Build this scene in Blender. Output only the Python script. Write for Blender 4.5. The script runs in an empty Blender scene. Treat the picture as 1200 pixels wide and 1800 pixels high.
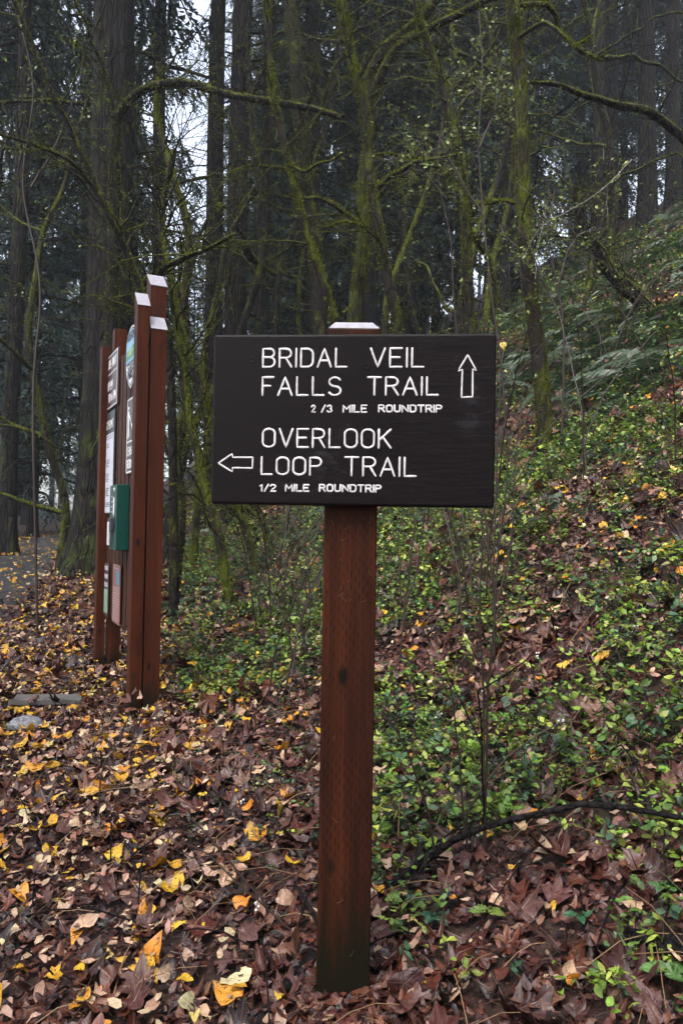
import bpy, math, random
import numpy as np
from mathutils import Vector, Matrix
random.seed(7); RS = np.random.RandomState(11)
PI = math.pi
scene = bpy.context.scene
C = scene.collection

# ------------------------------------------------------------------ camera
F = 1360.0                       # focal length in photo pixels (1200 x 1800)
PITCH, ROLL, CAM_Z = math.radians(1.18), math.radians(1.0), 1.26
cam_d = bpy.data.cameras.new('camera'); cam = bpy.data.objects.new('camera', cam_d); C.objects.link(cam)
cam_d.sensor_fit = 'VERTICAL'; cam_d.sensor_height = 36.0; cam_d.lens = F / 1800 * 36
cam_d.clip_start = 0.05; cam_d.clip_end = 600
RM = Matrix.Rotation(PI / 2 + PITCH, 3, 'X') @ Matrix.Rotation(ROLL, 3, 'Z')
cam.matrix_world = Matrix.Translation((0, 0, CAM_Z)) @ RM.to_4x4()
scene.camera = cam

# ------------------------------------------------------------------ world, sun, exposure
SUN_EL, SUN_ROT = math.radians(58), math.radians(205)
w = bpy.data.worlds.new('World'); scene.world = w; w.use_nodes = True
nt = w.node_tree; nt.nodes.clear()
sky = nt.nodes.new('ShaderNodeTexSky'); sky.sky_type = 'NISHITA'; sky.sun_disc = False
sky.sun_elevation = SUN_EL; sky.sun_rotation = SUN_ROT; sky.air_density = 1.0; sky.dust_density = 4.0
hs = nt.nodes.new('ShaderNodeHueSaturation'); hs.inputs['Saturation'].default_value = 0.52
bg = nt.nodes.new('ShaderNodeBackground'); bg.inputs['Strength'].default_value = 0.15
wo = nt.nodes.new('ShaderNodeOutputWorld')
nt.links.new(sky.outputs[0], hs.inputs['Color']); nt.links.new(hs.outputs[0], bg.inputs[0]); nt.links.new(bg.outputs[0], wo.inputs[0])
sd = bpy.data.lights.new('sun', 'SUN'); sd.energy = 1.2; sd.angle = math.radians(40); sd.color = (1.0, 0.975, 0.95)
so = bpy.data.objects.new('sun', sd); C.objects.link(so)
so.rotation_euler = Vector((math.sin(SUN_ROT) * math.cos(SUN_EL), math.cos(SUN_ROT) * math.cos(SUN_EL), math.sin(SUN_EL))).to_track_quat('Z', 'Y').to_euler()
scene.view_settings.view_transform = 'Standard'; scene.view_settings.look = 'None'
scene.view_settings.gamma = 1.0; scene.view_settings.use_curve_mapping = False
scene.view_settings.exposure = 2.05
scene.cycles.max_bounces = 5; scene.cycles.diffuse_bounces = 3; scene.cycles.glossy_bounces = 2
scene.cycles.transmission_bounces = 3; scene.cycles.volume_bounces = 0; scene.cycles.transparent_max_bounces = 4

# ------------------------------------------------------------------ helpers: rays from photo pixels
def ray(px, py):
    return RM @ Vector(((px - 600) / F, -(py - 900) / F, -1.0))
def P(px, py, Y):
    d = ray(px, py); t = Y / d.y
    return Vector((d.x * t, Y, CAM_Z + d.z * t))
def hit(px, py, o, n):
    d = ray(px, py); c = Vector((0, 0, CAM_Z)); t = (Vector(o) - c).dot(n) / d.dot(n)
    return c + d * t

# ------------------------------------------------------------------ noise and terrain
_T = np.random.RandomState(3).rand(256, 256)
def vnoise(x, y):
    x = np.asarray(x, float); y = np.asarray(y, float)
    xi = np.floor(x).astype(int); yi = np.floor(y).astype(int); fx = x - xi; fy = y - yi
    fx = fx * fx * (3 - 2 * fx); fy = fy * fy * (3 - 2 * fy)
    a = _T[xi % 256, yi % 256]; b = _T[(xi + 1) % 256, yi % 256]; c = _T[xi % 256, (yi + 1) % 256]; d = _T[(xi + 1) % 256, (yi + 1) % 256]
    return (a * (1 - fx) + b * fx) * (1 - fy) + (c * (1 - fx) + d * fx) * fy
def fbm(x, y, o=3):
    s = 0; a = .5
    for i in range(o): s = s + a * vnoise(x * 2 ** i + 17 * i, y * 2 ** i + 31 * i); a *= .5
    return s
PATH_C = [(-3.4, 3.0), (-4.2, 6.5), (-4.6, 9), (-5.4, 12), (-6.5, 15.5), (-7.2, 19), (-7.6, 24), (-9.5, 32)]
def cr(pts, n):
    p = np.array([list(q) for q in pts], float)
    if len(p) < 3:
        t = np.linspace(0, 1, n)[:, None]; return p[0] * (1 - t) + p[-1] * t
    p = np.vstack([2 * p[0] - p[1], p, 2 * p[-1] - p[-2]]); m = len(p) - 3
    t = np.linspace(0, m - 1e-6, n); i = t.astype(int); f = (t - i)[:, None]
    a, b, c, d = p[i], p[i + 1], p[i + 2], p[i + 3]
    return .5 * (2 * b + (c - a) * f + (2 * a - 5 * b + 4 * c - d) * f ** 2 + (3 * b - a - 3 * c + d) * f ** 3)
_PC = cr(PATH_C, 80)
def dpath(x, y):
    x = np.asarray(x, float); y = np.asarray(y, float)
    d = np.full(np.broadcast(x, y).shape, 99.0)
    for a, b in _PC: d = np.minimum(d, np.hypot(x - a, y - b))
    return d
def sp(u, k=.5): return k * np.logaddexp(0, u / k)
def H0(x, y):
    x = np.asarray(x, float); y = np.asarray(y, float)
    b = .05 * (np.minimum(y, 45) - 2)
    u = .95 * x + .3 * (y - 2) - .5
    r = .66 * sp(u) - .36 * sp(u - 22, 2)
    big = (fbm(x * .35 + 5, y * .35, 3) - .44) * np.clip(sp(u - .2) * .25, 0, .9)
    return b + r + big - .10
def H(x, y):
    x = np.asarray(x, float); y = np.asarray(y, float)
    n = (fbm(x * 2.1, y * 2.1, 3) - .44) * .09 + (fbm(x * 9, y * 9, 2) - .37) * .03
    k = np.clip((dpath(x, y) - .9) / .5, 0, 1)
    return H0(x, y) + n * k
def Hs(x, y): return float(H(np.array([x]), np.array([y]))[0])
def Hn(x, y, e=.08):
    n = np.stack([-(H0(x + e, y) - H0(x - e, y)) / (2 * e), -(H0(x, y + e) - H0(x, y - e)) / (2 * e), np.ones_like(x)], 1)
    return n / np.linalg.norm(n, axis=1)[:, None]
def G(px, py):
    d = ray(px, py); t = .5
    while t < 120:
        q = (d.x * t, d.y * t, CAM_Z + d.z * t)
        if q[2] < Hs(q[0], q[1]): break
        t *= 1.004
    return Vector((q[0], q[1], Hs(q[0], q[1])))

# ------------------------------------------------------------------ helpers: objects
def mesh_np(name, v, f, cols=None, smooth=True):
    v = np.asarray(v, np.float32).reshape(-1, 3); f = np.asarray(f, np.int32)
    me = bpy.data.meshes.new(name); n = f.shape[1]
    me.vertices.add(len(v)); me.vertices.foreach_set('co', v.ravel())
    me.loops.add(f.size); me.loops.foreach_set('vertex_index', f.ravel())
    me.polygons.add(len(f)); me.polygons.foreach_set('loop_start', np.arange(len(f), dtype=np.int32) * n)
    me.polygons.foreach_set('loop_total', np.full(len(f), n, np.int32))
    me.polygons.foreach_set('use_smooth', np.full(len(f), smooth))
    me.update(calc_edges=True)
    if cols is not None:
        cols = np.asarray(cols); c = np.zeros((len(v), 4), np.float32); c[:, :cols.shape[1]] = cols
        a = me.color_attributes.new('tone', 'FLOAT_COLOR', 'POINT'); a.data.foreach_set('color', c.ravel())
    return me
class MB:
    def __init__(s): s.v = []; s.f = []; s.sm = []
    def add(s, v, f, smooth=False):
        o = len(s.v); s.v += [tuple(q) for q in v]; s.f += [tuple(o + i for i in g) for g in f]; s.sm += [smooth] * len(f)
    def box(s, c, sx, sy, sz, ax=None):
        ax = ax or (Vector((1, 0, 0)), Vector((0, 1, 0)), Vector((0, 0, 1)))
        vs = [Vector(c) + ax[0] * (i * sx / 2) + ax[1] * (j * sy / 2) + ax[2] * (k * sz / 2) for i in (-1, 1) for j in (-1, 1) for k in (-1, 1)]
        s.add(vs, [(0, 1, 3, 2), (4, 6, 7, 5), (0, 4, 5, 1), (2, 3, 7, 6), (0, 2, 6, 4), (1, 5, 7, 3)])
    def prism(s, poly, up):                      # poly: list of Vectors (flat, ordered), up: Vector extrusion
        n = len(poly); vs = list(poly) + [p + up for p in poly]
        s.add(vs, [tuple(reversed(range(n))), tuple(range(n, 2 * n))] + [(i, (i + 1) % n, n + (i + 1) % n, n + i) for i in range(n)])
    def build(s, name, m, parent=None, bevel=0, seg=2):
        me = bpy.data.meshes.new(name); me.from_pydata(s.v, [], s.f); me.update()
        me.polygons.foreach_set('use_smooth', s.sm)
        o = link(name, me, m, parent)
        if bevel:
            b = o.modifiers.new('bevel', 'BEVEL'); b.width = bevel; b.segments = seg; b.limit_method = 'ANGLE'
        return o
def link(name, me, m, parent=None):
    o = bpy.data.objects.new(name, me); C.objects.link(o)
    if m is not None and len(me.materials) == 0: me.materials.append(m)
    if parent is not None:
        o.parent = parent
        o.matrix_parent_inverse = Matrix.Translation(parent.location).inverted() if parent.name in WORLDP else Matrix()
    return o
WORLDP = set()        # parents whose children are modelled in world coordinates
def tag(o, label=None, cat=None, group=None, kind=None):
    if label: o['label'] = label
    if cat: o['category'] = cat
    if group: o['group'] = group
    if kind: o['kind'] = kind
    return o
def empty(name, loc, label, cat, group=None, world=True):
    o = bpy.data.objects.new(name, None); C.objects.link(o); o.location = loc; o.empty_display_size = .1
    if world: WORLDP.add(o.name)
    return tag(o, label, cat, group)
def tubes(polys, rad, S=4, cap=False):
    p = np.asarray(polys, float); r = np.asarray(rad, float); N, K, _ = p.shape
    t = np.gradient(p, axis=1); t /= np.linalg.norm(t, axis=2)[..., None] + 1e-9
    mt = np.abs(t.mean(1)); ref = np.zeros((N, 3)); ref[np.arange(N), mt.argmin(1)] = 1
    a = np.cross(t, ref[:, None, :]); a /= np.linalg.norm(a, axis=2)[..., None] + 1e-9
    b = np.cross(t, a)
    th = np.arange(S) * 2 * PI / S
    v = p[:, :, None, :] + r[:, :, None, None] * (a[:, :, None, :] * np.cos(th)[None, None, :, None] + b[:, :, None, :] * np.sin(th)[None, None, :, None])
    idx = np.arange(N * K * S).reshape(N, K, S); nx = np.roll(idx, -1, 2)
    f = np.stack([idx[:, :-1], nx[:, :-1], nx[:, 1:], idx[:, 1:]], -1).reshape(-1, 4)
    return v.reshape(-1, 3), f
def cat_meshes(parts):
    vs, fs, o = [], [], 0
    for v, f in parts: vs.append(v); fs.append(f + o); o += len(v)
    return np.vstack(vs), np.vstack(fs)

# ------------------------------------------------------------------ materials
def new_mat(name):
    m = bpy.data.materials.new(name); m.use_nodes = True; t = m.node_tree
    return m, t, t.nodes['Principled BSDF']
def nd(t, ty, ins=None, **pr):
    n = t.nodes.new(ty)
    for k, v in pr.items(): setattr(n, k, v)
    for k, v in (ins or {}).items():
        if isinstance(v, bpy.types.NodeSocket): t.links.new(v, n.inputs[k])
        else: n.inputs[k].default_value = v
    return n
def c4(c): return (c[0], c[1], c[2], 1)
def noise(t, co, scale, detail=4, rough=.6, dist=0):
    return nd(t, 'ShaderNodeTexNoise', {'Vector': co, 'Scale': scale, 'Detail': detail, 'Roughness': rough, 'Distortion': dist}).outputs['Fac']
def coords(t, kind='Object', sc=(1, 1, 1)):
    tc = nd(t, 'ShaderNodeTexCoord'); return nd(t, 'ShaderNodeMapping', {'Vector': tc.outputs[kind], 'Scale': sc}).outputs[0]
def wpos(t, sc=(1, 1, 1)):
    g = nd(t, 'ShaderNodeNewGeometry'); return nd(t, 'ShaderNodeMapping', {'Vector': g.outputs['Position'], 'Scale': sc}).outputs[0]
def ramp(t, f, stops):
    r = nd(t, 'ShaderNodeValToRGB', {'Fac': f}); e = r.color_ramp.elements
    while len(e) < len(stops): e.new(.5)
    for i, (p, c) in enumerate(stops): e[i].position = p; e[i].color = c4(c) if not isinstance(c, (int, float)) else (c, c, c, 1)
    return r.outputs[0]
def mix(t, f, a, b, bt='MIX'):
    n = nd(t, 'ShaderNodeMix', data_type='RGBA', blend_type=bt)
    for s, v in ((0, f), (6, a), (7, b)):
        if isinstance(v, bpy.types.NodeSocket): t.links.new(v, n.inputs[s])
        else: n.inputs[s].default_value = c4(v) if isinstance(v, tuple) else v
    return n.outputs[2]
def mth(t, op, a, b=0.0):
    return nd(t, 'ShaderNodeMath', {0: a, 1: b}, operation=op).outputs[0]
def bump(t, h, s, d, b):
    n = nd(t, 'ShaderNodeBump', {'Height': h, 'Strength': s, 'Distance': d}); t.links.new(n.outputs[0], b.inputs['Normal'])
def setb(b, t, **k):
    names = {'col': 'Base Color', 'rough': 'Roughness', 'spec': 'Specular IOR Level', 'coat': 'Coat Weight', 'coatr': 'Coat Roughness', 'metal': 'Metallic'}
    for a, v in k.items():
        i = b.inputs[names[a]]
        if isinstance(v, bpy.types.NodeSocket): t.links.new(v, i)
        else: i.default_value = c4(v) if isinstance(v, tuple) else v

def bark_mat(name, c1, c2, scale=9, stretch=.18, moss=0.0, mossc=(.10, .115, .012), dist=.03, kind='Object'):
    m, t, b = new_mat(name)
    co = coords(t, kind, (1, 1, stretch))
    vo = nd(t, 'ShaderNodeTexVoronoi', {'Vector': mix(t, .12, co, nd(t, 'ShaderNodeTexNoise', {'Vector': co, 'Scale': 3.0}).outputs['Color']), 'Scale': scale}, feature='DISTANCE_TO_EDGE').outputs['Distance']
    n1 = noise(t, co, scale * 2.2, 6, .7)
    crack = ramp(t, vo, [(0.0, 0.0), (.22, 1.0)])
    h = mth(t, 'ADD', crack, n1)
    col = mix(t, mth(t, 'MULTIPLY', crack, n1), tuple(x * .35 for x in c1), c1)
    col = mix(t, ramp(t, noise(t, coords(t, kind), 2.3, 4), [(.42, 0.), (.62, 1.)]), col, c2)
    if moss > 0:
        g = nd(t, 'ShaderNodeNewGeometry'); sx = nd(t, 'ShaderNodeSeparateXYZ', {0: g.outputs['Normal']})
        k = mth(t, 'ADD', mth(t, 'MULTIPLY', sx.outputs[2], .35), noise(t, wpos(t, (1, 1, .4)), 4.5, 5, .65))
        k = ramp(t, k, [(.62 - moss * .32, 0.), (.74 - moss * .32, 1.)])
        mc = mix(t, ramp(t, noise(t, wpos(t), 55, 5, .75), [(.38, 0.), (.66, 1.)]), tuple(x * .18 for x in mossc), tuple(x * 1.25 for x in mossc))
        col = mix(t, k, col, mc)
    setb(b, t, col=col, rough=.8, spec=.08)
    bump(t, h, 1.0, dist, b)
    return m
def leafy_mat(name, rough=.45, spec=.45, spots=0.0, trans=.25, veins=False):
    """colour comes from the leaf's own tone attribute"""
    m, t, b = new_mat(name)
    an = nd(t, 'ShaderNodeAttribute', attribute_name='tone'); a = an.outputs['Color']; vn = ramp(t, an.outputs['Alpha'], [(.80, 0.), (.97, 1.)])
    n = noise(t, wpos(t), 55, 4, .6)
    col = mix(t, ramp(t, n, [(.3, 0.), (.7, 1.)]), mix(t, .45, a, (0.0, 0.0, 0.0)), a)
    if spots:
        s = ramp(t, noise(t, wpos(t), 95, 2, .5), [(.60, 0.), (.66, 1.)])
        col = mix(t, mth(t, 'MULTIPLY', s, spots), col, (.04, .022, .008))
    fine = noise(t, wpos(t), 420, 3, .7)
    col = mix(t, ramp(t, fine, [(.35, .55), (.55, 0.)]), col, mix(t, .5, col, (0.0, 0.0, 0.0)))
    col = mix(t, mth(t, 'MULTIPLY', vn, .45), col, mix(t, .25, col, (.35, .22, .12)))
    setb(b, t, col=col, rough=ramp(t, n, [(.3, rough - .12), (.7, rough + .25)]), spec=spec)
    bump(t, mth(t, 'ADD', noise(t, wpos(t), 130, 4), mth(t, 'MULTIPLY', vn, .8)), .5, .004, b)
    if trans:
        tr = nd(t, 'ShaderNodeBsdfTranslucent', {'Color': col}); mx = nd(t, 'ShaderNodeMixShader', {0: trans, 1: b.outputs[0], 2: tr.outputs[0]})
        t.links.new(mx.outputs[0], t.nodes['Material Output'].inputs['Surface'])
    return m
def plain(name, col, rough=.5, spec=.4, nz=0, metal=0.0):
    m, t, b = new_mat(name)
    c = mix(t, ramp(t, noise(t, wpos(t), 40, 4), [(.3, 0.), (.7, 1.)]), tuple(x * .72 for x in col), col)
    setb(b, t, col=c, rough=rough, spec=spec, metal=metal); bump(t, noise(t, wpos(t), 60, 3), .2, .002, b)
    return m
def stained_wood(name, c1, c2, slits=True, knots=True):
    m, t, b = new_mat(name)
    tc = nd(t, 'ShaderNodeTexCoord').outputs['Object']
    s = nd(t, 'ShaderNodeMapping', {'Vector': tc, 'Scale': (60, 60, 1.6)}).outputs[0]
    g1 = noise(t, s, 1.0, 5, .65, .6); g2 = noise(t, nd(t, 'ShaderNodeMapping', {'Vector': tc, 'Scale': (14, 14, 1.1)}).outputs[0], 1, 4, .6)
    col = mix(t, ramp(t, g1, [(.3, 0.), (.72, 1.)]), tuple(x * .42 for x in c1), c1)
    col = mix(t, ramp(t, g2, [(.38, 0.), (.66, 1.)]), col, c2)
    sep = nd(t, 'ShaderNodeSeparateXYZ', {0: tc}); X, Z = sep.outputs[0], sep.outputs[2]
    blot = noise(t, nd(t, 'ShaderNodeMapping', {'Vector': tc, 'Scale': (9, 9, 3.2)}).outputs[0], 1.0, 5, .6)
    col = mix(t, ramp(t, blot, [(.56, 0.), (.74, .85)]), col, tuple(x * .22 for x in c1))
    if knots:
        k = nd(t, 'ShaderNodeTexVoronoi', {'Vector': nd(t, 'ShaderNodeMapping', {'Vector': tc, 'Scale': (9, 9, 4.2)}).outputs[0], 'Scale': 1.0, 'Randomness': 1.0}).outputs['Distance']
        col = mix(t, ramp(t, k, [(.07, 1.), (.15, 0.)]), col, (.006, .004, .003))
    h = g1
    if slits:
        u = mth(t, 'DIVIDE', X, .0105); row = mth(t, 'FLOOR', u)
        v = mth(t, 'ADD', mth(t, 'DIVIDE', Z, .034), mth(t, 'MULTIPLY', row, .41))
        jit = mth(t, 'MULTIPLY', noise(t, tc, 45, 2), .5)
        fx = mth(t, 'ABSOLUTE', mth(t, 'SUBTRACT', mth(t, 'FRACT', mth(t, 'ADD', u, jit)), .5))
        fv = mth(t, 'ABSOLUTE', mth(t, 'SUBTRACT', mth(t, 'FRACT', v), .5))
        sl = mth(t, 'MULTIPLY', mth(t, 'LESS_THAN', fx, .13), mth(t, 'LESS_THAN', fv, .26))
        sl = mth(t, 'MULTIPLY', sl, ramp(t, noise(t, tc, 11, 2), [(.35, .25), (.55, 1.)]))
        col = mix(t, mth(t, 'MULTIPLY', sl, .8), col, (.004, .002, .002)); h = mth(t, 'SUBTRACT', h, mth(t, 'MULTIPLY', sl, 2.0))
    # mildew near the ground: a real stain with its own ragged edge
    f = mth(t, 'ADD', mth(t, 'MULTIPLY', Z, -2.9), mth(t, 'MULTIPLY', noise(t, nd(t, 'ShaderNodeMapping', {'Vector': tc, 'Scale': (30, 30, 3.5)}).outputs[0], 1, 6, .7), 2.0))
    col = mix(t, ramp(t, f, [(.05, 0.), (.6, .93)]), col, (.0055, .0060, .0028))
    setb(b, t, col=col, rough=ramp(t, g1, [(.3, .42), (.8, .7)]), spec=.10)
    bump(t, h, .55, .0022, b)
    return m

M = {}
M['fir'] = bark_mat('fir_bark', (.030, .024, .024), (.011, .010, .011), 15, .14, 0.0, dist=.05)
M['fir_moss'] = bark_mat('mossy_fir_bark', (.032, .025, .024), (.012, .011, .011), 15, .16, .22, (.05, .065, .018), .04)
M['maple'] = bark_mat('mossy_maple_bark', (.034, .027, .022), (.02, .017, .014), 16, .3, .50, (.078, .092, .010), .015, 'Object')
M['maple_dark'] = bark_mat('dark_maple_bark', (.024, .020, .018), (.014, .012, .011), 16, .3, .22, (.08, .09, .012), .015)
M['wet'] = bark_mat('wet_branch_bark', (.022, .018, .018), (.007, .006, .007), 34, .9, -.12, (.10, .10, .08), .008)
M['moss'] = leafy_mat('moss', .8, .1, 0, .15)
M['needles'] = leafy_mat('conifer_needles', .6, .2, 0, .1)
M['litter'] = leafy_mat('fallen_leaf', .30, .34, 0, .0)
M['yellow'] = leafy_mat('yellow_leaf', .42, .45, .9, .15)
M['green'] = leafy_mat('green_leaf', .38, .5, 0, .25)
M['stem'] = plain('shrub_stem', (.035, .022, .018), .5)
M['straw'] = plain('dry_stalk', (.22, .13, .06), .6)

# ------------------------------------------------------------------ ground
def axis(lo, hi, a, b, fine, grow):
    mid = list(np.arange(a, b, fine)); s = fine; x = b; out = []
    while x < hi: out.append(x); s *= grow; x += s
    out.append(hi); s = fine * grow; x = a - s; pre = []
    while x > lo: pre.append(x); s *= grow; x -= s
    pre.append(lo); return np.array(pre[::-1] + mid + out)
gx = axis(-130, 130, -3.2, 4.2, .035, 1.06); gy = axis(-40, 220, .6, 8.5, .04, 1.05)
XX, YY = np.meshgrid(gx, gy, indexing='ij'); ZZ = H(XX.ravel(), YY.ravel())
lump = (fbm(XX.ravel() * 22, YY.ravel() * 22, 2) - .37) * .02 * np.clip((dpath(XX.ravel(), YY.ravel()) - .9) / .3, 0, 1)
nX, nY = XX.shape; ii = np.arange(nX * nY).reshape(nX, nY)
gf = np.stack([ii[:-1, :-1], ii[1:, :-1], ii[1:, 1:], ii[:-1, 1:]], -1).reshape(-1, 4)
m, t, b = new_mat('forest_soil')
wp = wpos(t); n1 = noise(t, wp, 1.3, 5); n2 = noise(t, wp, 34, 6, .7); n3 = noise(t, wp, 9, 4)
col = mix(t, ramp(t, n2, [(.32, 0.), (.68, 1.)]), (.012, .007, .006), (.060, .026, .018))
col = mix(t, ramp(t, n3, [(.5, 0.), (.72, .7)]), col, (.085, .050, .036))
col = mix(t, ramp(t, n1, [(.5, 0.), (.7, .6)]), col, (.020, .024, .010))
setb(b, t, col=col, rough=.6, spec=.35); bump(t, mth(t, 'ADD', n2, n3), 1.0, .03, b)
ground = link('ground', mesh_np('ground', np.stack([XX.ravel(), YY.ravel(), ZZ + lump], 1), gf), m); tag(ground, kind='structure')

m, t, b = new_mat('wet_asphalt')
wp = wpos(t); n2 = noise(t, wp, 90, 5, .7); n1 = noise(t, wp, 1.1, 4)
col = mix(t, ramp(t, n2, [(.35, 0.), (.7, 1.)]), (.014, .015, .018), (.055, .059, .066))
setb(b, t, col=col, rough=ramp(t, n1, [(.35, .25), (.7, .5)]), spec=.35); bump(t, n2, .5, .006, b)
pc = cr(PATH_C, 90); tg = np.gradient(pc, axis=0); tg /= np.linalg.norm(tg, axis=1)[:, None]; nr = np.stack([tg[:, 1], -tg[:, 0]], 1)
prow = []
for k in np.linspace(-.84, .84, 9):
    q = pc + nr * k; prow.append(np.stack([q[:, 0], q[:, 1], H(q[:, 0], q[:, 1]) + .035 - .02 * (abs(k) > .8)], 1))
pv = np.stack(prow, 1); jj = np.arange(90 * 9).reshape(90, 9)
pf = np.stack([jj[:-1, :-1], jj[:-1, 1:], jj[1:, 1:], jj[1:, :-1]], -1).reshape(-1, 4)
tag(link('path', mesh_np('path', pv.reshape(-1, 3), pf), m), kind='structure')

# ------------------------------------------------------------------ haze
hz = MB(); hz.box((0, 65, 29), 150, 150, 64)
m = bpy.data.materials.new('mist'); m.use_nodes = True; t = m.node_tree; t.nodes.clear()
pvn = nd(t, 'ShaderNodeVolumePrincipled', {'Color': (.80, .87, .95, 1), 'Density': .0014, 'Anisotropy': .2}); ou = nd(t, 'ShaderNodeOutputMaterial')
t.links.new(pvn.outputs[0], ou.inputs['Volume'])
tag(hz.build('haze', m), kind='stuff')

# ------------------------------------------------------------------ trail sign
SX, SY = P(610, 1300, 2.13).x, 2.13
sign = empty('trail_sign', (SX, SY, 0), 'dark brown routed trail sign board on a single reddish square post in the leaf litter', 'sign')
M['post'] = stained_wood('stained_post_wood', (.066, .0170, .0056), (.017, .0058, .0036))
M['cap'] = plain('sky_sheen_end_grain', (.30, .29, .33), .55)  # sky reflection on wet end grain, painted in as a pale colour
pz = P(627, 577, 2.06).z; hw = .0705
pt = MB(); yaw = math.radians(-1.5); ax = (Vector((math.cos(yaw), math.sin(yaw), 0)), Vector((-math.sin(yaw), math.cos(yaw), 0)), Vector((0, 0, 1)))
pb = Hs(SX, SY) - .25; pt.box((0, 0, (pb + pz) / 2), hw * 2, hw * 2, pz - pb, ax)
post = pt.build('post', M['post'], None, .004); post.location = (SX, SY, 0); post.parent = sign; post.location = (0, 0, 0)
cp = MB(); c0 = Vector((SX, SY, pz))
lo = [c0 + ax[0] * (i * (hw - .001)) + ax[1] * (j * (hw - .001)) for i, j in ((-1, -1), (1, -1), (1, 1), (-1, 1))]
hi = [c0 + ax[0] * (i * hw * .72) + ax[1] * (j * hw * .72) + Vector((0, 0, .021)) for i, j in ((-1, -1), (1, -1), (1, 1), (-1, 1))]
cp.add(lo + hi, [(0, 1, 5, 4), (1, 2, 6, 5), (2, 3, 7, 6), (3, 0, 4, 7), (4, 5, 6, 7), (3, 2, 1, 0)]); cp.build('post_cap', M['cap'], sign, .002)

# board: plane fitted to its four corners in the photograph
BYAW = math.radians(-5.0)
bu = Vector((math.cos(BYAW), math.sin(BYAW), 0)); bn = Vector((math.sin(BYAW), -math.cos(BYAW), 0)); bup = Vector((0, 0, 1))
bo = P(622, 738, 2.015)
cs = [hit(x, y, bo, bn) for x, y in ((375, 588), (872.5, 585), (868, 892), (370.5, 887))]
s0 = ((cs[0] + cs[3]) / 2 - bo).dot(bu); s1 = ((cs[1] + cs[2]) / 2 - bo).dot(bu)
z1 = (cs[0].z + cs[1].z) / 2; z0 = (cs[2].z + cs[3].z) / 2
m, t, b = new_mat('dark_brown_paint')
tc = nd(t, 'ShaderNodeTexCoord').outputs['Object']
br = noise(t, nd(t, 'ShaderNodeMapping', {'Vector': tc, 'Scale': (7, 7, 110)}).outputs[0], 1, 6, .7, .4)
pe = noise(t, nd(t, 'ShaderNodeMapping', {'Vector': tc, 'Scale': (22, 22, 60)}).outputs[0], 1, 6, .75)
pat = noise(t, tc, 5, 4)
col = mix(t, ramp(t, br, [(.3, 0.), (.75, 1.)]), (.0035, .0022, .0026), (.0075, .0048, .0052))
col = mix(t, ramp(t, mth(t, 'MULTIPLY', pe, pat), [(.33, 0.), (.40, .6)]), col, (.022, .020, .024))
setb(b, t, col=col, rough=ramp(t, pe, [(.35, .28), (.75, .48)]), spec=.13)
rg = ramp(t, nd(t, 'ShaderNodeSeparateXYZ', {0: tc}).outputs[0], [(.02, .35), (.2, 1.)])
bump(t, mth(t, 'MULTIPLY', mth(t, 'ADD', br, pe), rg), .6, .0016, b)
bd = MB(); bc = bu * ((s0 + s1) / 2); bd.box((bc.x - bn.x * .021, bc.y - bn.y * .021, (z0 + z1) / 2 - bo.z), s1 - s0, .042, z1 - z0, (bu, -bn, bup))
board = bd.build('board', m, None, .007, 3); board.parent = sign; board.location = Vector((bo.x - SX, bo.y - SY, bo.z))
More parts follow.
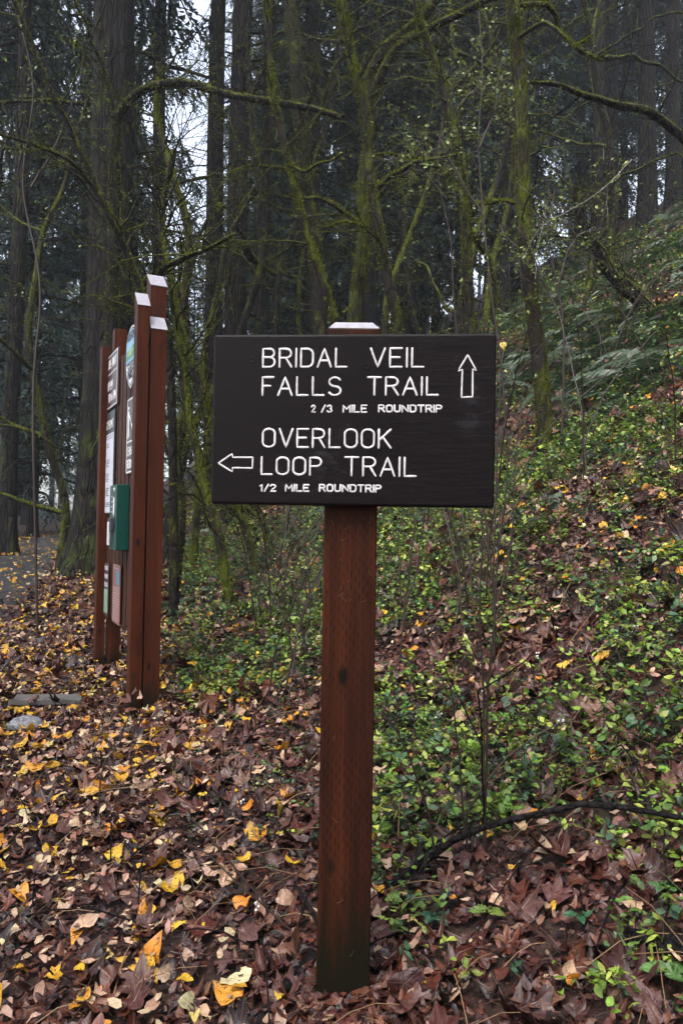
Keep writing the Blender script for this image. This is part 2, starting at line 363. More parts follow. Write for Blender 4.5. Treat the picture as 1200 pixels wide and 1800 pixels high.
# stroke alphabet on a 4 x 6 grid (width, strokes)
def arc(cx, cy, rx, ry, a0, a1, n=7): return [(cx + rx * math.cos(math.radians(a0 + (a1 - a0) * i / (n - 1))), cy + ry * math.sin(math.radians(a0 + (a1 - a0) * i / (n - 1)))) for i in range(n)]
def oval(w): return arc(w / 2, 6 - 1.5, w / 2, 1.5, 180, 0, 9) + arc(w / 2, 1.5, w / 2, 1.5, 0, -180, 9) + [(0, 4.5)]
GL = {
 'A': (4, [[(0, 0), (2, 6), (4, 0)], [(.75, 2.1), (3.25, 2.1)]]),
 'B': (3.6, [[(0, 0), (0, 6), (2.1, 6)] + arc(2.1, 4.6, 1.3, 1.4, 90, -90) + [(0, 3.2)], [(2.1, 3.2)] + arc(2.1, 1.6, 1.5, 1.6, 90, -90) + [(0, 0)]]),
 'C': (3.6, [arc(1.8, 4.2, 1.8, 1.8, 20, 180) + arc(1.8, 1.8, 1.8, 1.8, 180, 340)]),
 'D': (3.6, [[(0, 0), (0, 6), (1.8, 6)] + arc(1.8, 4.2, 1.8, 1.8, 90, 0) + arc(1.8, 1.8, 1.8, 1.8, 0, -90) + [(0, 0)]]),
 'E': (3.3, [[(3.3, 6), (0, 6), (0, 0), (3.3, 0)], [(0, 3.1), (2.7, 3.1)]]),
 'F': (3.2, [[(3.2, 6), (0, 6), (0, 0)], [(0, 3.1), (2.3, 3.1)]]),
 'G': (3.7, [arc(1.85, 4.2, 1.85, 1.8, 20, 180) + arc(1.85, 1.8, 1.85, 1.8, 180, 360) + [(3.7, 2.8), (2.2, 2.8)]]),
 'H': (3.6, [[(0, 0), (0, 6)], [(3.6, 0), (3.6, 6)], [(0, 3.1), (3.6, 3.1)]]),
 'I': (0, [[(0, 0), (0, 6)]]),
 'K': (3.6, [[(0, 0), (0, 6)], [(3.5, 6), (0, 2.4)], [(1.2, 3.5), (3.6, 0)]]),
 'L': (3.2, [[(0, 6), (0, 0), (3.2, 0)]]),
 'M': (4.4, [[(0, 0), (0, 6), (2.2, 2.2), (4.4, 6), (4.4, 0)]]),
 'N': (3.8, [[(0, 0), (0, 6), (3.8, 0), (3.8, 6)]]),
 'O': (3.7, [oval(3.7)]),
 'P': (3.4, [[(0, 0), (0, 6), (1.9, 6)] + arc(1.9, 4.5, 1.5, 1.5, 90, -90) + [(0, 3)]]),
 'Q': (3.7, [oval(3.7), [(2.4, 1.4), (3.8, -.2)]]),
 'R': (3.6, [[(0, 0), (0, 6), (2, 6)] + arc(2, 4.5, 1.5, 1.5, 90, -90) + [(0, 3)], [(1.9, 3), (3.6, 0)]]),
 'S': (3.5, [arc(1.75, 4.5, 1.65, 1.5, 25, 270, 9) + arc(1.75, 1.5, 1.75, 1.5, 90, -155, 9)]),
 'T': (3.8, [[(0, 6), (3.8, 6)], [(1.9, 6), (1.9, 0)]]),
 'U': (3.6, [[(0, 6)] + arc(1.8, 1.8, 1.8, 1.8, 180, 360, 9) + [(3.6, 6)]]),
 'V': (4, [[(0, 6), (2, 0), (4, 6)]]),
 'Y': (3.8, [[(0, 6), (1.9, 3), (3.8, 6)], [(1.9, 3), (1.9, 0)]]),
 '1': (1.6, [[(.1, 4.8), (1.2, 6), (1.2, 0)]]),
 '2': (3.3, [arc(1.65, 4.4, 1.65, 1.6, 165, -25, 8) + [(0, 0), (3.4, 0)]]),
 '3': (3.3, [arc(1.6, 4.55, 1.5, 1.45, 155, -80, 8) + arc(1.65, 1.6, 1.65, 1.6, 80, -155, 8)]),
 '/': (2.4, [[(0, -.2), (2.4, 6.2)]]),
 '6': (3.4, [[(2.6, 6), (.4, 3)] + arc(1.7, 1.7, 1.7, 1.7, 150, -210, 12)]),
}
def stroke_mesh(lines, rad, toW, flat, wob=0.0):
    """lines: polylines in plane coordinates; toW(u, v, h) -> point; beads half sunk in the surface"""
    vs, fs = [], []
    for L in lines:
        L = [np.array(q, float) for q in L]
        pts = [L[0]]
        for a, b_ in zip(L, L[1:]):
            n = max(1, int(np.linalg.norm(b_ - a) / (rad * 3.0)))
            pts += [a + (b_ - a) * (k + 1) / n for k in range(n)]
        pts = np.array(pts); K = len(pts)
        tg = np.gradient(pts, axis=0); tg /= np.linalg.norm(tg, axis=1)[:, None] + 1e-9
        d0 = pts[1] - pts[0]; d0 /= np.linalg.norm(d0) + 1e-9; d1 = pts[-1] - pts[-2]; d1 /= np.linalg.norm(d1) + 1e-9
        closed = np.linalg.norm(pts[0] - pts[-1]) < 1e-6
        rr = np.full(K, rad) * (1 + wob * RS.uniform(-1, 1, K))
        q = pts; r = rr; tt = tg
        if not closed:
            q = np.vstack([pts[0] - d0 * rad, pts[0] - d0 * rad * .7, pts, pts[-1] + d1 * rad * .7, pts[-1] + d1 * rad])
            r = np.concatenate([[rad * .05, rad * .72], rr, [rad * .72, rad * .05]]); tt = np.vstack([d0, d0, tg, d1, d1])
        nrm = np.stack([-tt[:, 1], tt[:, 0]], 1); base = len(vs)
        for k in range(len(q)):
            for a_ in (0, 40, 90, 140, 180):
                c_, s_ = math.cos(math.radians(a_)), math.sin(math.radians(a_))
                p2 = q[k] + nrm[k] * c_ * r[k]
                vs.append(tuple(toW(p2[0], p2[1], s_ * r[k] * flat - .0001)))
        for k in range(len(q) - 1):
            for j in range(4): a_ = base + k * 5 + j; fs.append((a_, a_ + 1, a_ + 6, a_ + 5))
    return vs, fs
def word_lines(w, x0, x1, yb, h, thin=1.0):
    u = 1.0; gap = 1.45; tot = 0
    for i, ch in enumerate(w): tot += GL[ch][0] + (gap if i < len(w) - 1 else 0)
    k = (x1 - x0) / tot; x = x0; out = []
    for ch in w:
        wd, st = GL[ch]
        for s in st: out.append([(x + q[0] * k, yb + q[1] / 6 * h) for q in s])
        x += (wd + gap) * k
    return out
zx = lambda zX, zY: (360 + zX / 2.2642, 550 + zY / 2.2642)   # my enlargement's coordinates -> photo pixels
def zl(X, Y):       # -> board plane (u, z)
    q = hit(*zx(X, Y), bo, bn); return ((q - bo).dot(bu), q.z)
def toB(u, v, h): return bo + bu * u + bn * h + Vector((0, 0, v - bo.z))
M['white'] = plain('white_sign_paint', (.66, .63, .64), .55)
rows = [('BRIDAL VEIL FALLS TRAIL', .0027, [('BRIDAL', 227, 567, 219, 139), ('VEIL', 655, 873, 219, 137), ('FALLS', 225, 544, 331, 252), ('TRAIL', 644, 930, 330, 252)]),
        ('small', .0023, [('2', 421, 441, 398, 365), ('/3', 461, 508, 398, 365), ('MILE', 547, 646, 398, 364), ('ROUNDTRIP', 688, 944, 397, 364)]),
        ('OVERLOOK LOOP TRAIL', .0027, [('OVERLOOK', 226, 743, 537, 457), ('LOOP', 221, 466, 646, 570), ('TRAIL', 553, 842, 651, 570)]),
        ('small', .0023, [('1/2', 216, 284, 712, 680), ('MILE', 318, 416, 712, 680), ('ROUNDTRIP', 453, 703, 713, 680)])]
for nm, rad, ws in rows:
    for (wd, x0, x1, yb, yt) in ws:
        lines = []
        a0, zb = zl(x0, yb); a1, _ = zl(x1, yb); _, zt = zl(x0, yt)
        lines += word_lines(wd, a0 + rad, a1 - rad, zb + rad, zt - zb - 2 * rad)
        v, f = stroke_mesh(lines, rad, toB, .35, .16); mb = MB(); mb.add(v, f, True); mb.build('lettering', M['white'], sign)
for pts in ([(1045, 167), (1079, 229), (1065, 224), (1064, 334), (1020, 336), (1024, 226), (1007, 230), (1045, 167)],
            [(54, 598), (108, 561), (112, 575), (191, 575), (189, 618), (111, 616), (109, 632), (54, 598)]):
    v, f = stroke_mesh([[zl(*q) for q in pts]], .0022, toB, .35, .1); mb = MB(); mb.add(v, f, True); mb.build('arrow_mark', M['white'], sign)
# bolt plugs under the paint
for (X, Y) in ((185, 188), (640, 214), (1003, 186), (175, 640), (530, 638), (1000, 662), (1135, 745)):
    u, z = zl(X, Y); r = .0085 if X < 1100 else .005
    mb = MB(); ring = lambda rr, hh: [toB(u + rr * math.cos(a * PI / 8), z + rr * math.sin(a * PI / 8), hh) for a in range(16)]
    vs = ring(r, -.001) + ring(r, .0007) + ring(r * .86, .0003) + [toB(u, z, .0006)]
    fs = [(i, (i + 1) % 16, 16 + (i + 1) % 16, 16 + i) for i in range(16)] + [(16 + i, 16 + (i + 1) % 16, 32 + (i + 1) % 16, 32 + i) for i in range(16)] + [(32 + i, 32 + (i + 1) % 16, 48) for i in range(16)]
    mb.add(vs, fs, True); mb.build('bolt_plug', board.data.materials[0], sign)

# ------------------------------------------------------------------ information kiosk
J1 = P(252, 1140, 4.80); J2 = P(187, 1140, 6.0)
ka = Vector((J2.x - J1.x, J2.y - J1.y, 0)).normalized(); kb = Vector((ka.y, -ka.x, 0)); kup = Vector((0, 0, 1))   # ka: towards the far end, kb: towards the rear (right)
KO = Vector((J1.x, J1.y, 0))
M['kpost'] = stained_wood('kiosk_post_wood', (.080, .0200, .0066), (.034, .0092, .0044), False)
M['kslat'] = stained_wood('kiosk_slat_wood', (.070, .026, .014), (.04, .016, .010), False, False)
kiosk = empty('information_kiosk', (KO.x, KO.y, Hs(KO.x, KO.y)), 'red-brown slatted timber notice stand of tall square posts beside the path', 'notice stand')
def K(a, b_, z): return Vector((KO.x + ka.x * a + kb.x * b_, KO.y + ka.y * a + kb.y * b_, z))
fwid = abs((hit(234, 803, K(0, 0, 0), ka) - KO).dot(kb)); rwid = .105; fwid = .080
def kpost(a, b0, b1, d, ztop, slope, cap=True):
    q = K(a, (b0 + b1) / 2, 0); zb = Hs(q.x, q.y) - .2
    pr = [K(a, b0, zb), K(a, b0, ztop - slope), K(a + d, b0, ztop), K(a + d, b0, zb)]
    mb = MB(); mb.prism(pr, kb * (b1 - b0)); o = mb.build('post', M['kpost'], kiosk, .003)
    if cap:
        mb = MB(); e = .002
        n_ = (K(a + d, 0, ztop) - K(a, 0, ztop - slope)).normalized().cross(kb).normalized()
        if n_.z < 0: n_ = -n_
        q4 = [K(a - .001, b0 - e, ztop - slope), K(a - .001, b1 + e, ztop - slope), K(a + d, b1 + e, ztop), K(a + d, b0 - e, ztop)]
        mb.prism([p + n_ * .001 for p in q4], n_ * .004); mb.build('post_cap', M['cap'], kiosk)  # thin sheet on the sloped top, carries the painted sky sheen
    return o
def zat(px, py, a): return hit(px, py, K(a, 0, 0), ka).z
kpost(0, -fwid, -.004, .10, zat(250, 517, .1), zat(250, 517, .1) - zat(250, 537, 0))
kpost(.0, .006, rwid, .10, zat(277, 559, .1), zat(277, 559, .1) - zat(277, 579, 0))
kpost(.16, .03, .03 + .105, .12, zat(284, 487, .28), zat(284, 487, .28) - zat(284, 504, .16))
LN = (J2 - J1).length
kpost(LN, -fwid, -.012, .10, zat(186, 609, LN), .0, False)
kpost(LN, .012, rwid, .10, zat(213, 578, LN), .0, False)
zsb = zat(236, 1116, .2); zst = zat(245, 592, .2)
na = int((LN - .02) / .075)
for i in range(na):
    a = .115 + i * (LN - .13) / na
    mb = MB(); mb.box(K(a + .022, -.002 + .003 * (i % 2), (zsb + zst) / 2 + .01 * ((i * 7) % 3)), .05, .022, zst - zsb, (ka, kb, kup)); mb.build('slat', M['kslat'], kiosk, .002, 1)
for z in (zsb + .25, zst - .22):
    mb = MB(); mb.box(K(LN / 2 + .05, .032, z), LN - .1, .04, .09, (ka, kb, kup)); mb.build('rail', M['kpost'], kiosk, .002, 1)
# signs on the front (left) side
FO = -.030
def kpx(px, py, off=FO):
    q = hit(px, py, K(0, off, 0), kb); return (q - K(0, off, 0)).dot(ka), q.z
def rect_of(xf, yt_f, yb_f, xn, yt_n, yb_n, off=FO):
    af, ztf = kpx(xf, yt_f, off); _, zbf = kpx(xf, yb_f, off); an, ztn = kpx(xn, yt_n, off); _, zbn = kpx(xn, yb_n, off)
    return an, af, (zbf + zbn) / 2, (ztf + ztn) / 2
def plate(name, a0, a1, z0, z1, col, th=.014, off=FO, rough=.45, bevel=.003, parent=None):
    mb = MB(); mb.box(K((a0 + a1) / 2, off + th / 2, (z0 + z1) / 2), a1 - a0, th, z1 - z0, (ka, kb, kup))
    return mb.build(name, plain(name + '_face', col, rough) if not isinstance(col, bpy.types.Material) else col, parent or kiosk, bevel, 1)
def toK(off):
    # reading direction on the front face runs from the far end to the near end for a viewer standing in front
    return lambda u, v, h: K(-u, off - h, v)
def kmark(name, lines, rad, mat_, off=FO, flat=.3, parent=None):
    v, f = stroke_mesh([[(-q[0], q[1]) for q in L] for L in lines], rad, toK(off), flat); mb = MB(); mb.add(v, f, True)
    o = mb.build(name, mat_, parent or kiosk)
    if name in ('print_lines', 'letter_bars', 'lettering', 'walker_pictogram', 'dog_pictogram'): o['kind'] = 'stuff'
    return o
def ktext(name, txt, a0, a1, zb, h, rad, mat_, off=FO, parent=None):
    """a0 near end, a1 far end; text starts at the far end"""
    L = []; words = txt.split(' '); tot = sum(len(w_) for w_ in words) + .8 * (len(words) - 1); x = 0
    for w_ in words:
        x0 = a1 - (a1 - a0) * x / tot; x1 = a1 - (a1 - a0) * (x + len(w_) - .25) / tot; x += len(w_) + .8
        L += [[(x0 + (q[0] - 0) * (x1 - x0), q[1]) for q in s] for s in word_lines(w_, 0, 1, zb, h)]
    return kmark(name, L, rad, mat_, off, .3, parent)
M['signbrown'] = plain('brown_sign_face', (.060, .032, .028), .35)
M['signwhite'] = plain('white_print', (.72, .72, .74), .45)
M['ink'] = plain('dark_print', (.03, .03, .04), .5)
a0, a1, zb, zt = rect_of(183, 638, 729, 208, 607, 706)
S = plate('hours_sign', a0, a1, zb, zt, M['signbrown'], .016); S['label'] = 'brown hours sign with white border'
e = .012; zm = zt - (zt - zb) * .36
kmark('border', [[(a0 + e, zb + e), (a1 - e, zb + e), (a1 - e, zt - e), (a0 + e, zt - e), (a0 + e, zb + e)], [(a0 + e, zm), (a1 - e, zm)]], .005, M['signwhite'], parent=S)
hh = (zt - zb)
ktext('lettering', 'DAY USE ONLY', a0 + .05, a1 - .05, zt - hh * .25, hh * .14, .006, M['signwhite'], parent=S)
ktext('lettering', 'OPEN', a0 + (a1 - a0) * .3, a1 - (a1 - a0) * .3, zb + hh * .36, hh * .14, .006, M['signwhite'], parent=S)
ktext('lettering', '6 AM TO 6 PM', a0 + .05, a1 - .05, zb + hh * .13, hh * .14, .006, M['signwhite'], parent=S)
# shield emblem
a1, zt = kpx(223, 600); _, zt = kpx(238, 566); _, zb = kpx(231, 682); W = .36; ac = a1 - W / 2
def shield(W, z0_, z1_, off, n=24):
    pts = []; hgt = z1_ - z0_
    for i in range(n + 1):
        th = PI * i / n; pts.append((ac + W / 2 * math.cos(th), z1_ - hgt * .30 + hgt * .30 * math.sin(th)))
    pts += [(ac - W / 2, z0_ + hgt * .38), (ac - W * .40, z0_ + hgt * .22), (ac - W * .2, z0_ + hgt * .08), (ac, z0_), (ac + W * .2, z0_ + hgt * .08), (ac + W * .40, z0_ + hgt * .22), (ac + W / 2, z0_ + hgt * .38)]
    return pts
def kflat(name, pts, col, off, th=.003, parent=None):
    mb = MB(); mb.prism([K(a, off, z) for a, z in pts], kb * th); return mb.build(name, plain(name + '_colour', col, .4) if not isinstance(col, bpy.types.Material) else col, parent or kiosk)
E = kflat('park_emblem', shield(W, zb, zt, FO), (.6, .6, .62), FO, .012); E['label'] = 'round-topped shield emblem with sky, hills and dark lettering'
z_ = lambda k: zb + (zt - zb) * k
kflat('dark_line', shield(W - .02, zb + .015, zt - .012, 0), (.02, .03, .06), FO - .001, .003, E)
kflat('white_field', shield(W - .035, zb + .026, zt - .022, 0), (.68, .68, .72), FO - .002, .003, E)
top = [(a, z) for a, z in shield(W - .035, zb + .026, zt - .022, 0) if z > z_(.42)]
kflat('sky_field', [(ac + (W - .036) / 2, z_(.42))] + top + [(ac - (W - .036) / 2, z_(.42))], (.22, .42, .62), FO - .003, .003, E)
kflat('hill_shape', [(ac + .155, z_(.42)), (ac + .155, z_(.56)), (ac + .09, z_(.64)), (ac + .02, z_(.58)), (ac - .06, z_(.69)), (ac - .155, z_(.60)), (ac - .155, z_(.42))], (.03, .22, .09), FO - .004, .003, E)
kflat('hill_shape', [(ac + .12, z_(.54)), (ac + .02, z_(.66)), (ac - .10, z_(.60)), (ac - .02, z_(.52))], (.25, .42, .12), FO - .005, .003, E)
kflat('river_shape', [(ac + .155, z_(.42)), (ac + .155, z_(.47)), (ac - .155, z_(.50)), (ac - .155, z_(.42))], (.16, .32, .5), FO - .0055, .003, E)
ktext('lettering', 'OREGON', ac - .12, ac + .12, z_(.79), .05, .005, M['ink'], FO - .004, E)
ktext('lettering', 'STATE', ac - .10, ac + .10, z_(.29), .055, .006, M['ink'], FO - .003, E)
ktext('lettering', 'PARKS', ac - .09, ac + .09, z_(.17), .045, .006, M['ink'], FO - .003, E)
# leash sign
a1, _ = kpx(223, 760); _, zt = kpx(229, 699); _, zb = kpx(224, 834); a0 = a1 - .34; hh = zt - zb
S = plate('leash_sign', a0, a1, zb, zt, M['signbrown'], .012); S['label'] = 'brown pictogram sign with white border and two lines of text'
zm = zb + hh * .42
kmark('border', [[(a0 + e, zb + e), (a1 - e, zb + e), (a1 - e, zt - e), (a0 + e, zt - e), (a0 + e, zb + e)], [(a0 + e, zm), (a1 - e, zm)]], .006, M['signwhite'], parent=S)
ktext('lettering', 'LEASHES', a0 + .04, a1 - .04, zb + hh * .25, hh * .10, .005, M['signwhite'], parent=S)
ktext('lettering', 'REQUIRED', a0 + .04, a1 - .04, zb + hh * .08, hh * .10, .005, M['signwhite'], parent=S)
x = a1 - .06
kmark('walker_pictogram', [[(x, zt - .07), (x, zt - .075)], [(x, zt - .10), (x - .005, zt - .19)]], .014, M['signwhite'], parent=S)
kmark('walker_pictogram', [[(x, zt - .19), (x + .02, zm + .03)], [(x - .005, zt - .19), (x - .03, zm + .03)], [(x, zt - .11), (x - .06, zt - .15)]], .008, M['signwhite'], parent=S)
kmark('leash_line', [[(x - .06, zt - .15), (x - .12, zm + .09)]], .003, M['signwhite'], parent=S)
kmark('dog_pictogram', [[(x - .13, zm + .08), (x - .23, zm + .08)], [(x - .14, zm + .08), (x - .14, zm + .03)], [(x - .22, zm + .08), (x - .22, zm + .03)], [(x - .13, zm + .085), (x - .11, zm + .11)]], .009, M['signwhite'], parent=S)
# permit poster
a0, a1, zb, zt = rect_of(180, 735, 908, 202, 716, 899, FO)
S = plate('permit_poster', a0, a1, zb, zt, (.035, .042, .05), .012); S['label'] = 'tall white notice with columns of print under a dark heading'
zw = zt - (zt - zb) * .22
wp_ = plate('white_sheet', a0 + .004, a1 - .004, zb + .01, zw, (.62, .62, .72), .003, FO - .003, parent=S)
ktext('lettering', 'PARKING PERMIT'.replace('PARKING', 'PARKING'), a0 + .02, a1 - .02, zw + .04, .06, .004, M['signwhite'], FO - .002, S)
L = []; rr_ = random.Random(4); wW = a1 - a0; hW = zw - zb
for k in (.03, .06): L.append([(a1 - .03, zw - hW * k), (a0 + .04, zw - hW * k)])
for cx, blocks in ((.78, ((.16, 4), (.34, 7), (.56, 4), (.72, 4))), (.38, ((.12, 3), (.32, 5), (.50, 5), (.68, 5)))):
    for (q0, nl) in blocks:
        for j in range(nl):
            zz = zw - hW * (q0 + j * .022); aa = a0 + wW * cx; L.append([(aa + wW * .15, zz), (aa + wW * .15 - wW * rr_.uniform(.15, .3), zz)])
for k in (.86, .88, .90): L.append([(a1 - .03, zw - hW * k), (a0 + .04, zw - hW * k)])
kmark('print_lines', L, .0028, M['ink'], FO - .003, parent=S)
# bag dispenser
a_n, zt = kpx(232, 852, 0); _, zb = kpx(232, 968, 0)
dk = .085; a_f = a_n + .26
M['greenbox'] = plain('dark_green_enamel', (.004, .055, .042), .35)
mb = MB(); mb.box(K((a_n + a_f) / 2, -.013 - dk / 2, (zt + zb) / 2), a_f - a_n, dk, zt - zb, (ka, kb, kup)); GBX = mb.build('bag_dispenser', M['greenbox'], kiosk, .004)
GBX['label'] = 'dark green metal dog bag dispenser box'
fo = -.013 - dk; am = (a_n + a_f) / 2
kmark('bottle_mark', [[(am - .03, zt - .10), (am - .03, zt - .20)]], .016, M['signwhite'], fo, parent=GBX)
kmark('bottle_mark', [[(am - .03, zt - .03), (am - .03, zt - .035)]], .014, M['signwhite'], fo, parent=GBX)
kmark('letter_bars', [[(am + .06, zt - .08 - .035 * k), (am + .03, zt - .08 - .035 * k)] for k in range(4)] + [[(am + .08, zt - .25), (am - .06, zt - .25)], [(am + .06, zt - .27), (am - .04, zt - .27)]], .005, M['signwhite'], fo, parent=GBX)
mb = MB(); mb.box(K(am, fo - .012, zb + .17), .13, .024, .09, (ka, kb, kup)); mb.build('dispenser_slot', M['ink'], GBX, .004)
mb = MB(); mb.box(K(am + .03, fo - .022, zb + .11), .06, .010, .16, (ka, kb, kup)); mb.build('white_bag', M['signwhite'], GBX, .004)
# lower notices
a0, a1, zb, zt = rect_of(184.5, 990, 1081, 191.5, 990, 1083)
S = plate('trail_notice', a0, a1, zb, zt, (.05, .03, .028), .006); S['label'] = 'narrow notice with three pale squares and a green picture'
hh = zt - zb
for k in (.86, .70, .54): plate('pale_square', a0 + .02, a1 - .02, zb + hh * k, zb + hh * (k + .09), (.42, .38, .42), .003, FO - .003, parent=S)
plate('green_picture', a0 + .015, a1 - .015, zb + hh * .04, zb + hh * .5, (.22, .36, .26), .003, FO - .003, parent=S)
a0, a1, zb, zt = rect_of(199, 993, 1094, 212, 992, 1102)
S = plate('safety_notice', a0, a1, zb, zt, (.24, .11, .10), .006); S['label'] = 'dull pink notice with lines of print and a blue picture'
hh = zt - zb
plate('blue_picture', a0 + .02, a0 + (a1 - a0) * .45, zb + hh * .66, zb + hh * .9, (.10, .25, .32), .003, FO - .003, parent=S)
kmark('print_lines', [[(a1 - .03, zt - .03), (a0 + .04, zt - .03)]] + [[(a1 - .03, zb + hh * k), (a0 + .04, zb + hh * k)] for k in np.arange(.06, .62, .045)], .004, plain('pale_print', (.42, .28, .27)), parent=S)
for k, (px, py) in enumerate(((188, 922), (191, 922), (188, 932), (191, 932), (188, 942), (191, 942))):
    a, z = kpx(px, py); plate('icon_sticker', a - .02, a + .02, z - .012, z + .012, M['signwhite'], .003, FO + .02)

# ------------------------------------------------------------------ conifers
def rot_z(v, a):
    c, s_ = math.cos(a), math.sin(a); return np.stack([v[..., 0] * c - v[..., 1] * s_, v[..., 0] * s_ + v[..., 1] * c, v[..., 2]], -1)
def crown_mesh(name, z0, z1, rmax, nb, seed, dens=1.0, droop=.5):
    r = np.random.RandomState(seed); parts = []; bp, br = [], []; T, Tc = [], []
    for i in range(nb):
        k = (i + r.rand()) / nb; z = z0 + (z1 - z0) * k ** .85
        L = rmax * (1 - k) ** .75 * r.uniform(.55, 1.15) + .25; a = r.rand() * 2 * PI
        if k < .12: L *= r.uniform(.4, 1)
        s_ = np.linspace(0, 1, 7); up = r.uniform(-.05, .25)
        q = np.stack([s_ * L, np.sin(s_ * 5 + r.rand() * 6) * .05 * L, z + up * L * s_ - droop * L * s_ ** 2 * r.uniform(.6, 1.3)], 1)
        q = rot_z(q, a); bp.append(q); br.append(np.linspace(.018 + .012 * L, .005, 7))
        nt_ = int(L * 7 * dens) + 3
        tk = np.sort(r.uniform(.12, 1.0, nt_)); side = np.where(np.arange(nt_) % 2, 1, -1)
        base = np.stack([np.interp(tk, s_, q[:, j]) for j in range(3)], 1)
        out = q[-1] - q[0]; out /= np.linalg.norm(out); lat = np.array([-out[1], out[0], 0]); lat /= np.linalg.norm(lat) + 1e-9
        tl = (.25 + .45 * (1 - np.abs(tk - .45))) * L * .42 * r.uniform(.5, 1.2, nt_)
        d = out[None] * r.uniform(.35, .9, nt_)[:, None] + lat[None] * (side * r.uniform(.5, 1., nt_))[:, None] + np.array([0, 0, -1.])[None] * r.uniform(.1, .75, nt_)[:, None]
        d /= np.linalg.norm(d, axis=1)[:, None]
        nn = 9                                                # needle tufts along each spray
        kk = np.linspace(.08, 1.0, nn)
        for j in range(nt_):
            c = base[j] + d[j] * (kk * tl[j])[:, None]; c[:, 2] -= kk ** 2 * tl[j] * .35
            hw_ = .030 + .075 * (1 - kk)[:, None] * min(1, tl[j])
            sd_ = np.cross(d[j], [0, 0, 1.]); sd_ /= np.linalg.norm(sd_) + 1e-9
            jit = r.normal(0, .025, (nn, 3)); sg = np.where(np.arange(nn) % 2, 1, -1)[:, None]
            e1 = c + sd_ * sg * hw_ * 1.5 + d[j] * .09 + jit; e1[:, 2] -= .03
            e0 = c - sd_ * sg * .012; e2 = c + d[j] * .075 - sd_ * sg * hw_ * .8 + jit[:, ::-1]
            T.append(np.stack([e0, e1, e2], 1)); Tc.append(np.full(nn * 3, r.uniform(.55, 1.25)))
    T = np.concatenate(T).reshape(-1, 3); Tc = np.concatenate(Tc); n = len(T) // 3
    f3 = np.arange(n * 3).reshape(n, 3)
    col = np.array([.055, .096, .080])[None] * Tc[:, None]
    me = mesh_np(name, T, f3, col, False)
    bv, bf = tubes(bp, br, 4)
    return me, mesh_np('branches', bv, bf)
def trunk_mesh(h, r0, seed, flare=.5, seg=20, rings=60, ridge=.04, lean=.0):
    r = np.random.RandomState(seed); z = np.concatenate([np.linspace(-.6, 3, rings // 2), np.linspace(3.2, h, rings - rings // 2)])
    th = np.arange(seg) * 2 * PI / seg; Z, TH = np.meshgrid(z, th, indexing='ij')
    R = r0 * (1 - .80 * np.clip(Z, 0, h) / h) * (1 + flare * np.exp(-np.clip(Z, -.6, 9) * 1.7) * (1 + .35 * np.sin(TH * 5 + seed)))
    u = TH / (2 * PI) * max(6, int(r0 * 60)); R = R * (1 + ridge * (vnoise(u + seed, Z * .9 + 4 * vnoise(u * .3, Z * 2)) - .5) * 2.2 + .03 * (vnoise(TH * 2 + 9, Z * .3) - .5))
    X = R * np.cos(TH) + lean * Z + .05 * np.sin(Z * .35 + seed); Y = R * np.sin(TH) + .05 * np.cos(Z * .3 + seed)
    v = np.stack([X, Y, Z], -1).reshape(-1, 3); i_ = np.arange(len(z) * seg).reshape(len(z), seg); nx = np.roll(i_, -1, 1)
    return mesh_np('trunk', v, np.stack([i_[:-1], nx[:-1], nx[1:], i_[1:]], -1).reshape(-1, 4))
def snags_mesh(z0, z1, r0, nb, seed, Lm=1.6):
    """dead bare lower branches with finer twigs"""
    r = np.random.RandomState(seed); bp, br = [], []
    for i in range(nb):
        z = r.uniform(z0, z1); L = r.uniform(.3, 1) * Lm; a = r.rand() * 2 * PI; s_ = np.linspace(0, 1, 6)
        q = np.stack([r0 * .6 + s_ * L, .12 * L * np.sin(s_ * 3 + r.rand() * 6), z + L * (r.uniform(-.35, .25) * s_ - .2 * s_ ** 2)], 1); q = rot_z(q, a); bp.append(q); br.append(np.linspace(.018, .004, 6) * r.uniform(.7, 1.4))
        for k in range(r.randint(1, 5)):
            t0 = r.randint(2, 5); l = L * r.uniform(.2, .5); dd = rot_z(np.array([[r.uniform(.3, 1), r.choice([-1, 1]) * r.uniform(.4, 1), r.uniform(-.6, .2)]]), a)[0]
            bp.append(q[t0] + s_[:, None] * l * dd + np.random.RandomState(i * 7 + k).normal(0, .012, (6, 3)) * s_[:, None]); br.append(np.linspace(.007, .002, 6))
    return tubes(bp, br, 3)
def put(name, me, m, par, **k): o = link(name, me, m, par); return tag(o, **k)
crownA = [crown_mesh('crown', 9.5 + i * 1.5, 34, 3.2, 130, 20 + i, .9, .45) for i in range(3)]
crownB = [crown_mesh('crown', .9 + i * .7, 20, 2.7, 190, 40 + i, 1.0, .55) for i in range(3)]
trunkA = [trunk_mesh(34, .185, 60 + i, .4, 16, 50) for i in range(3)]
trunkB = [trunk_mesh(20, .13, 70 + i, .4, 10, 30) for i in range(3)]
snagA = [mesh_np('dead_branches', *snags_mesh(1.5, 13, .2, 85, 80 + i, 1.9)) for i in range(3)]
def conifer(x, y, kind, i, sc, rz, label, group, bare=False):
    o = empty('conifer_tree', (x, y, Hs(x, y)), label, 'tree', group, False); o.rotation_euler = (RS.uniform(-.02, .02), RS.uniform(-.02, .02), rz); o.scale = (sc, sc, sc)
    tm, cm = (trunkA[i], crownA[i]) if kind == 'A' else (trunkB[i], crownB[i])
    put('trunk', tm, M['fir'], o)
    put('crown', cm[0], M['needles'], o)
    put('branches', cm[1], M['fir'], o, kind='stuff')
    if kind == 'A': put('dead_branches', snagA[i], M['fir'], o, kind='stuff')
    return o
placed = []
def free(x, y, d): return all((x - a) ** 2 + (y - b_) ** 2 > d * d for a, b_ in placed)
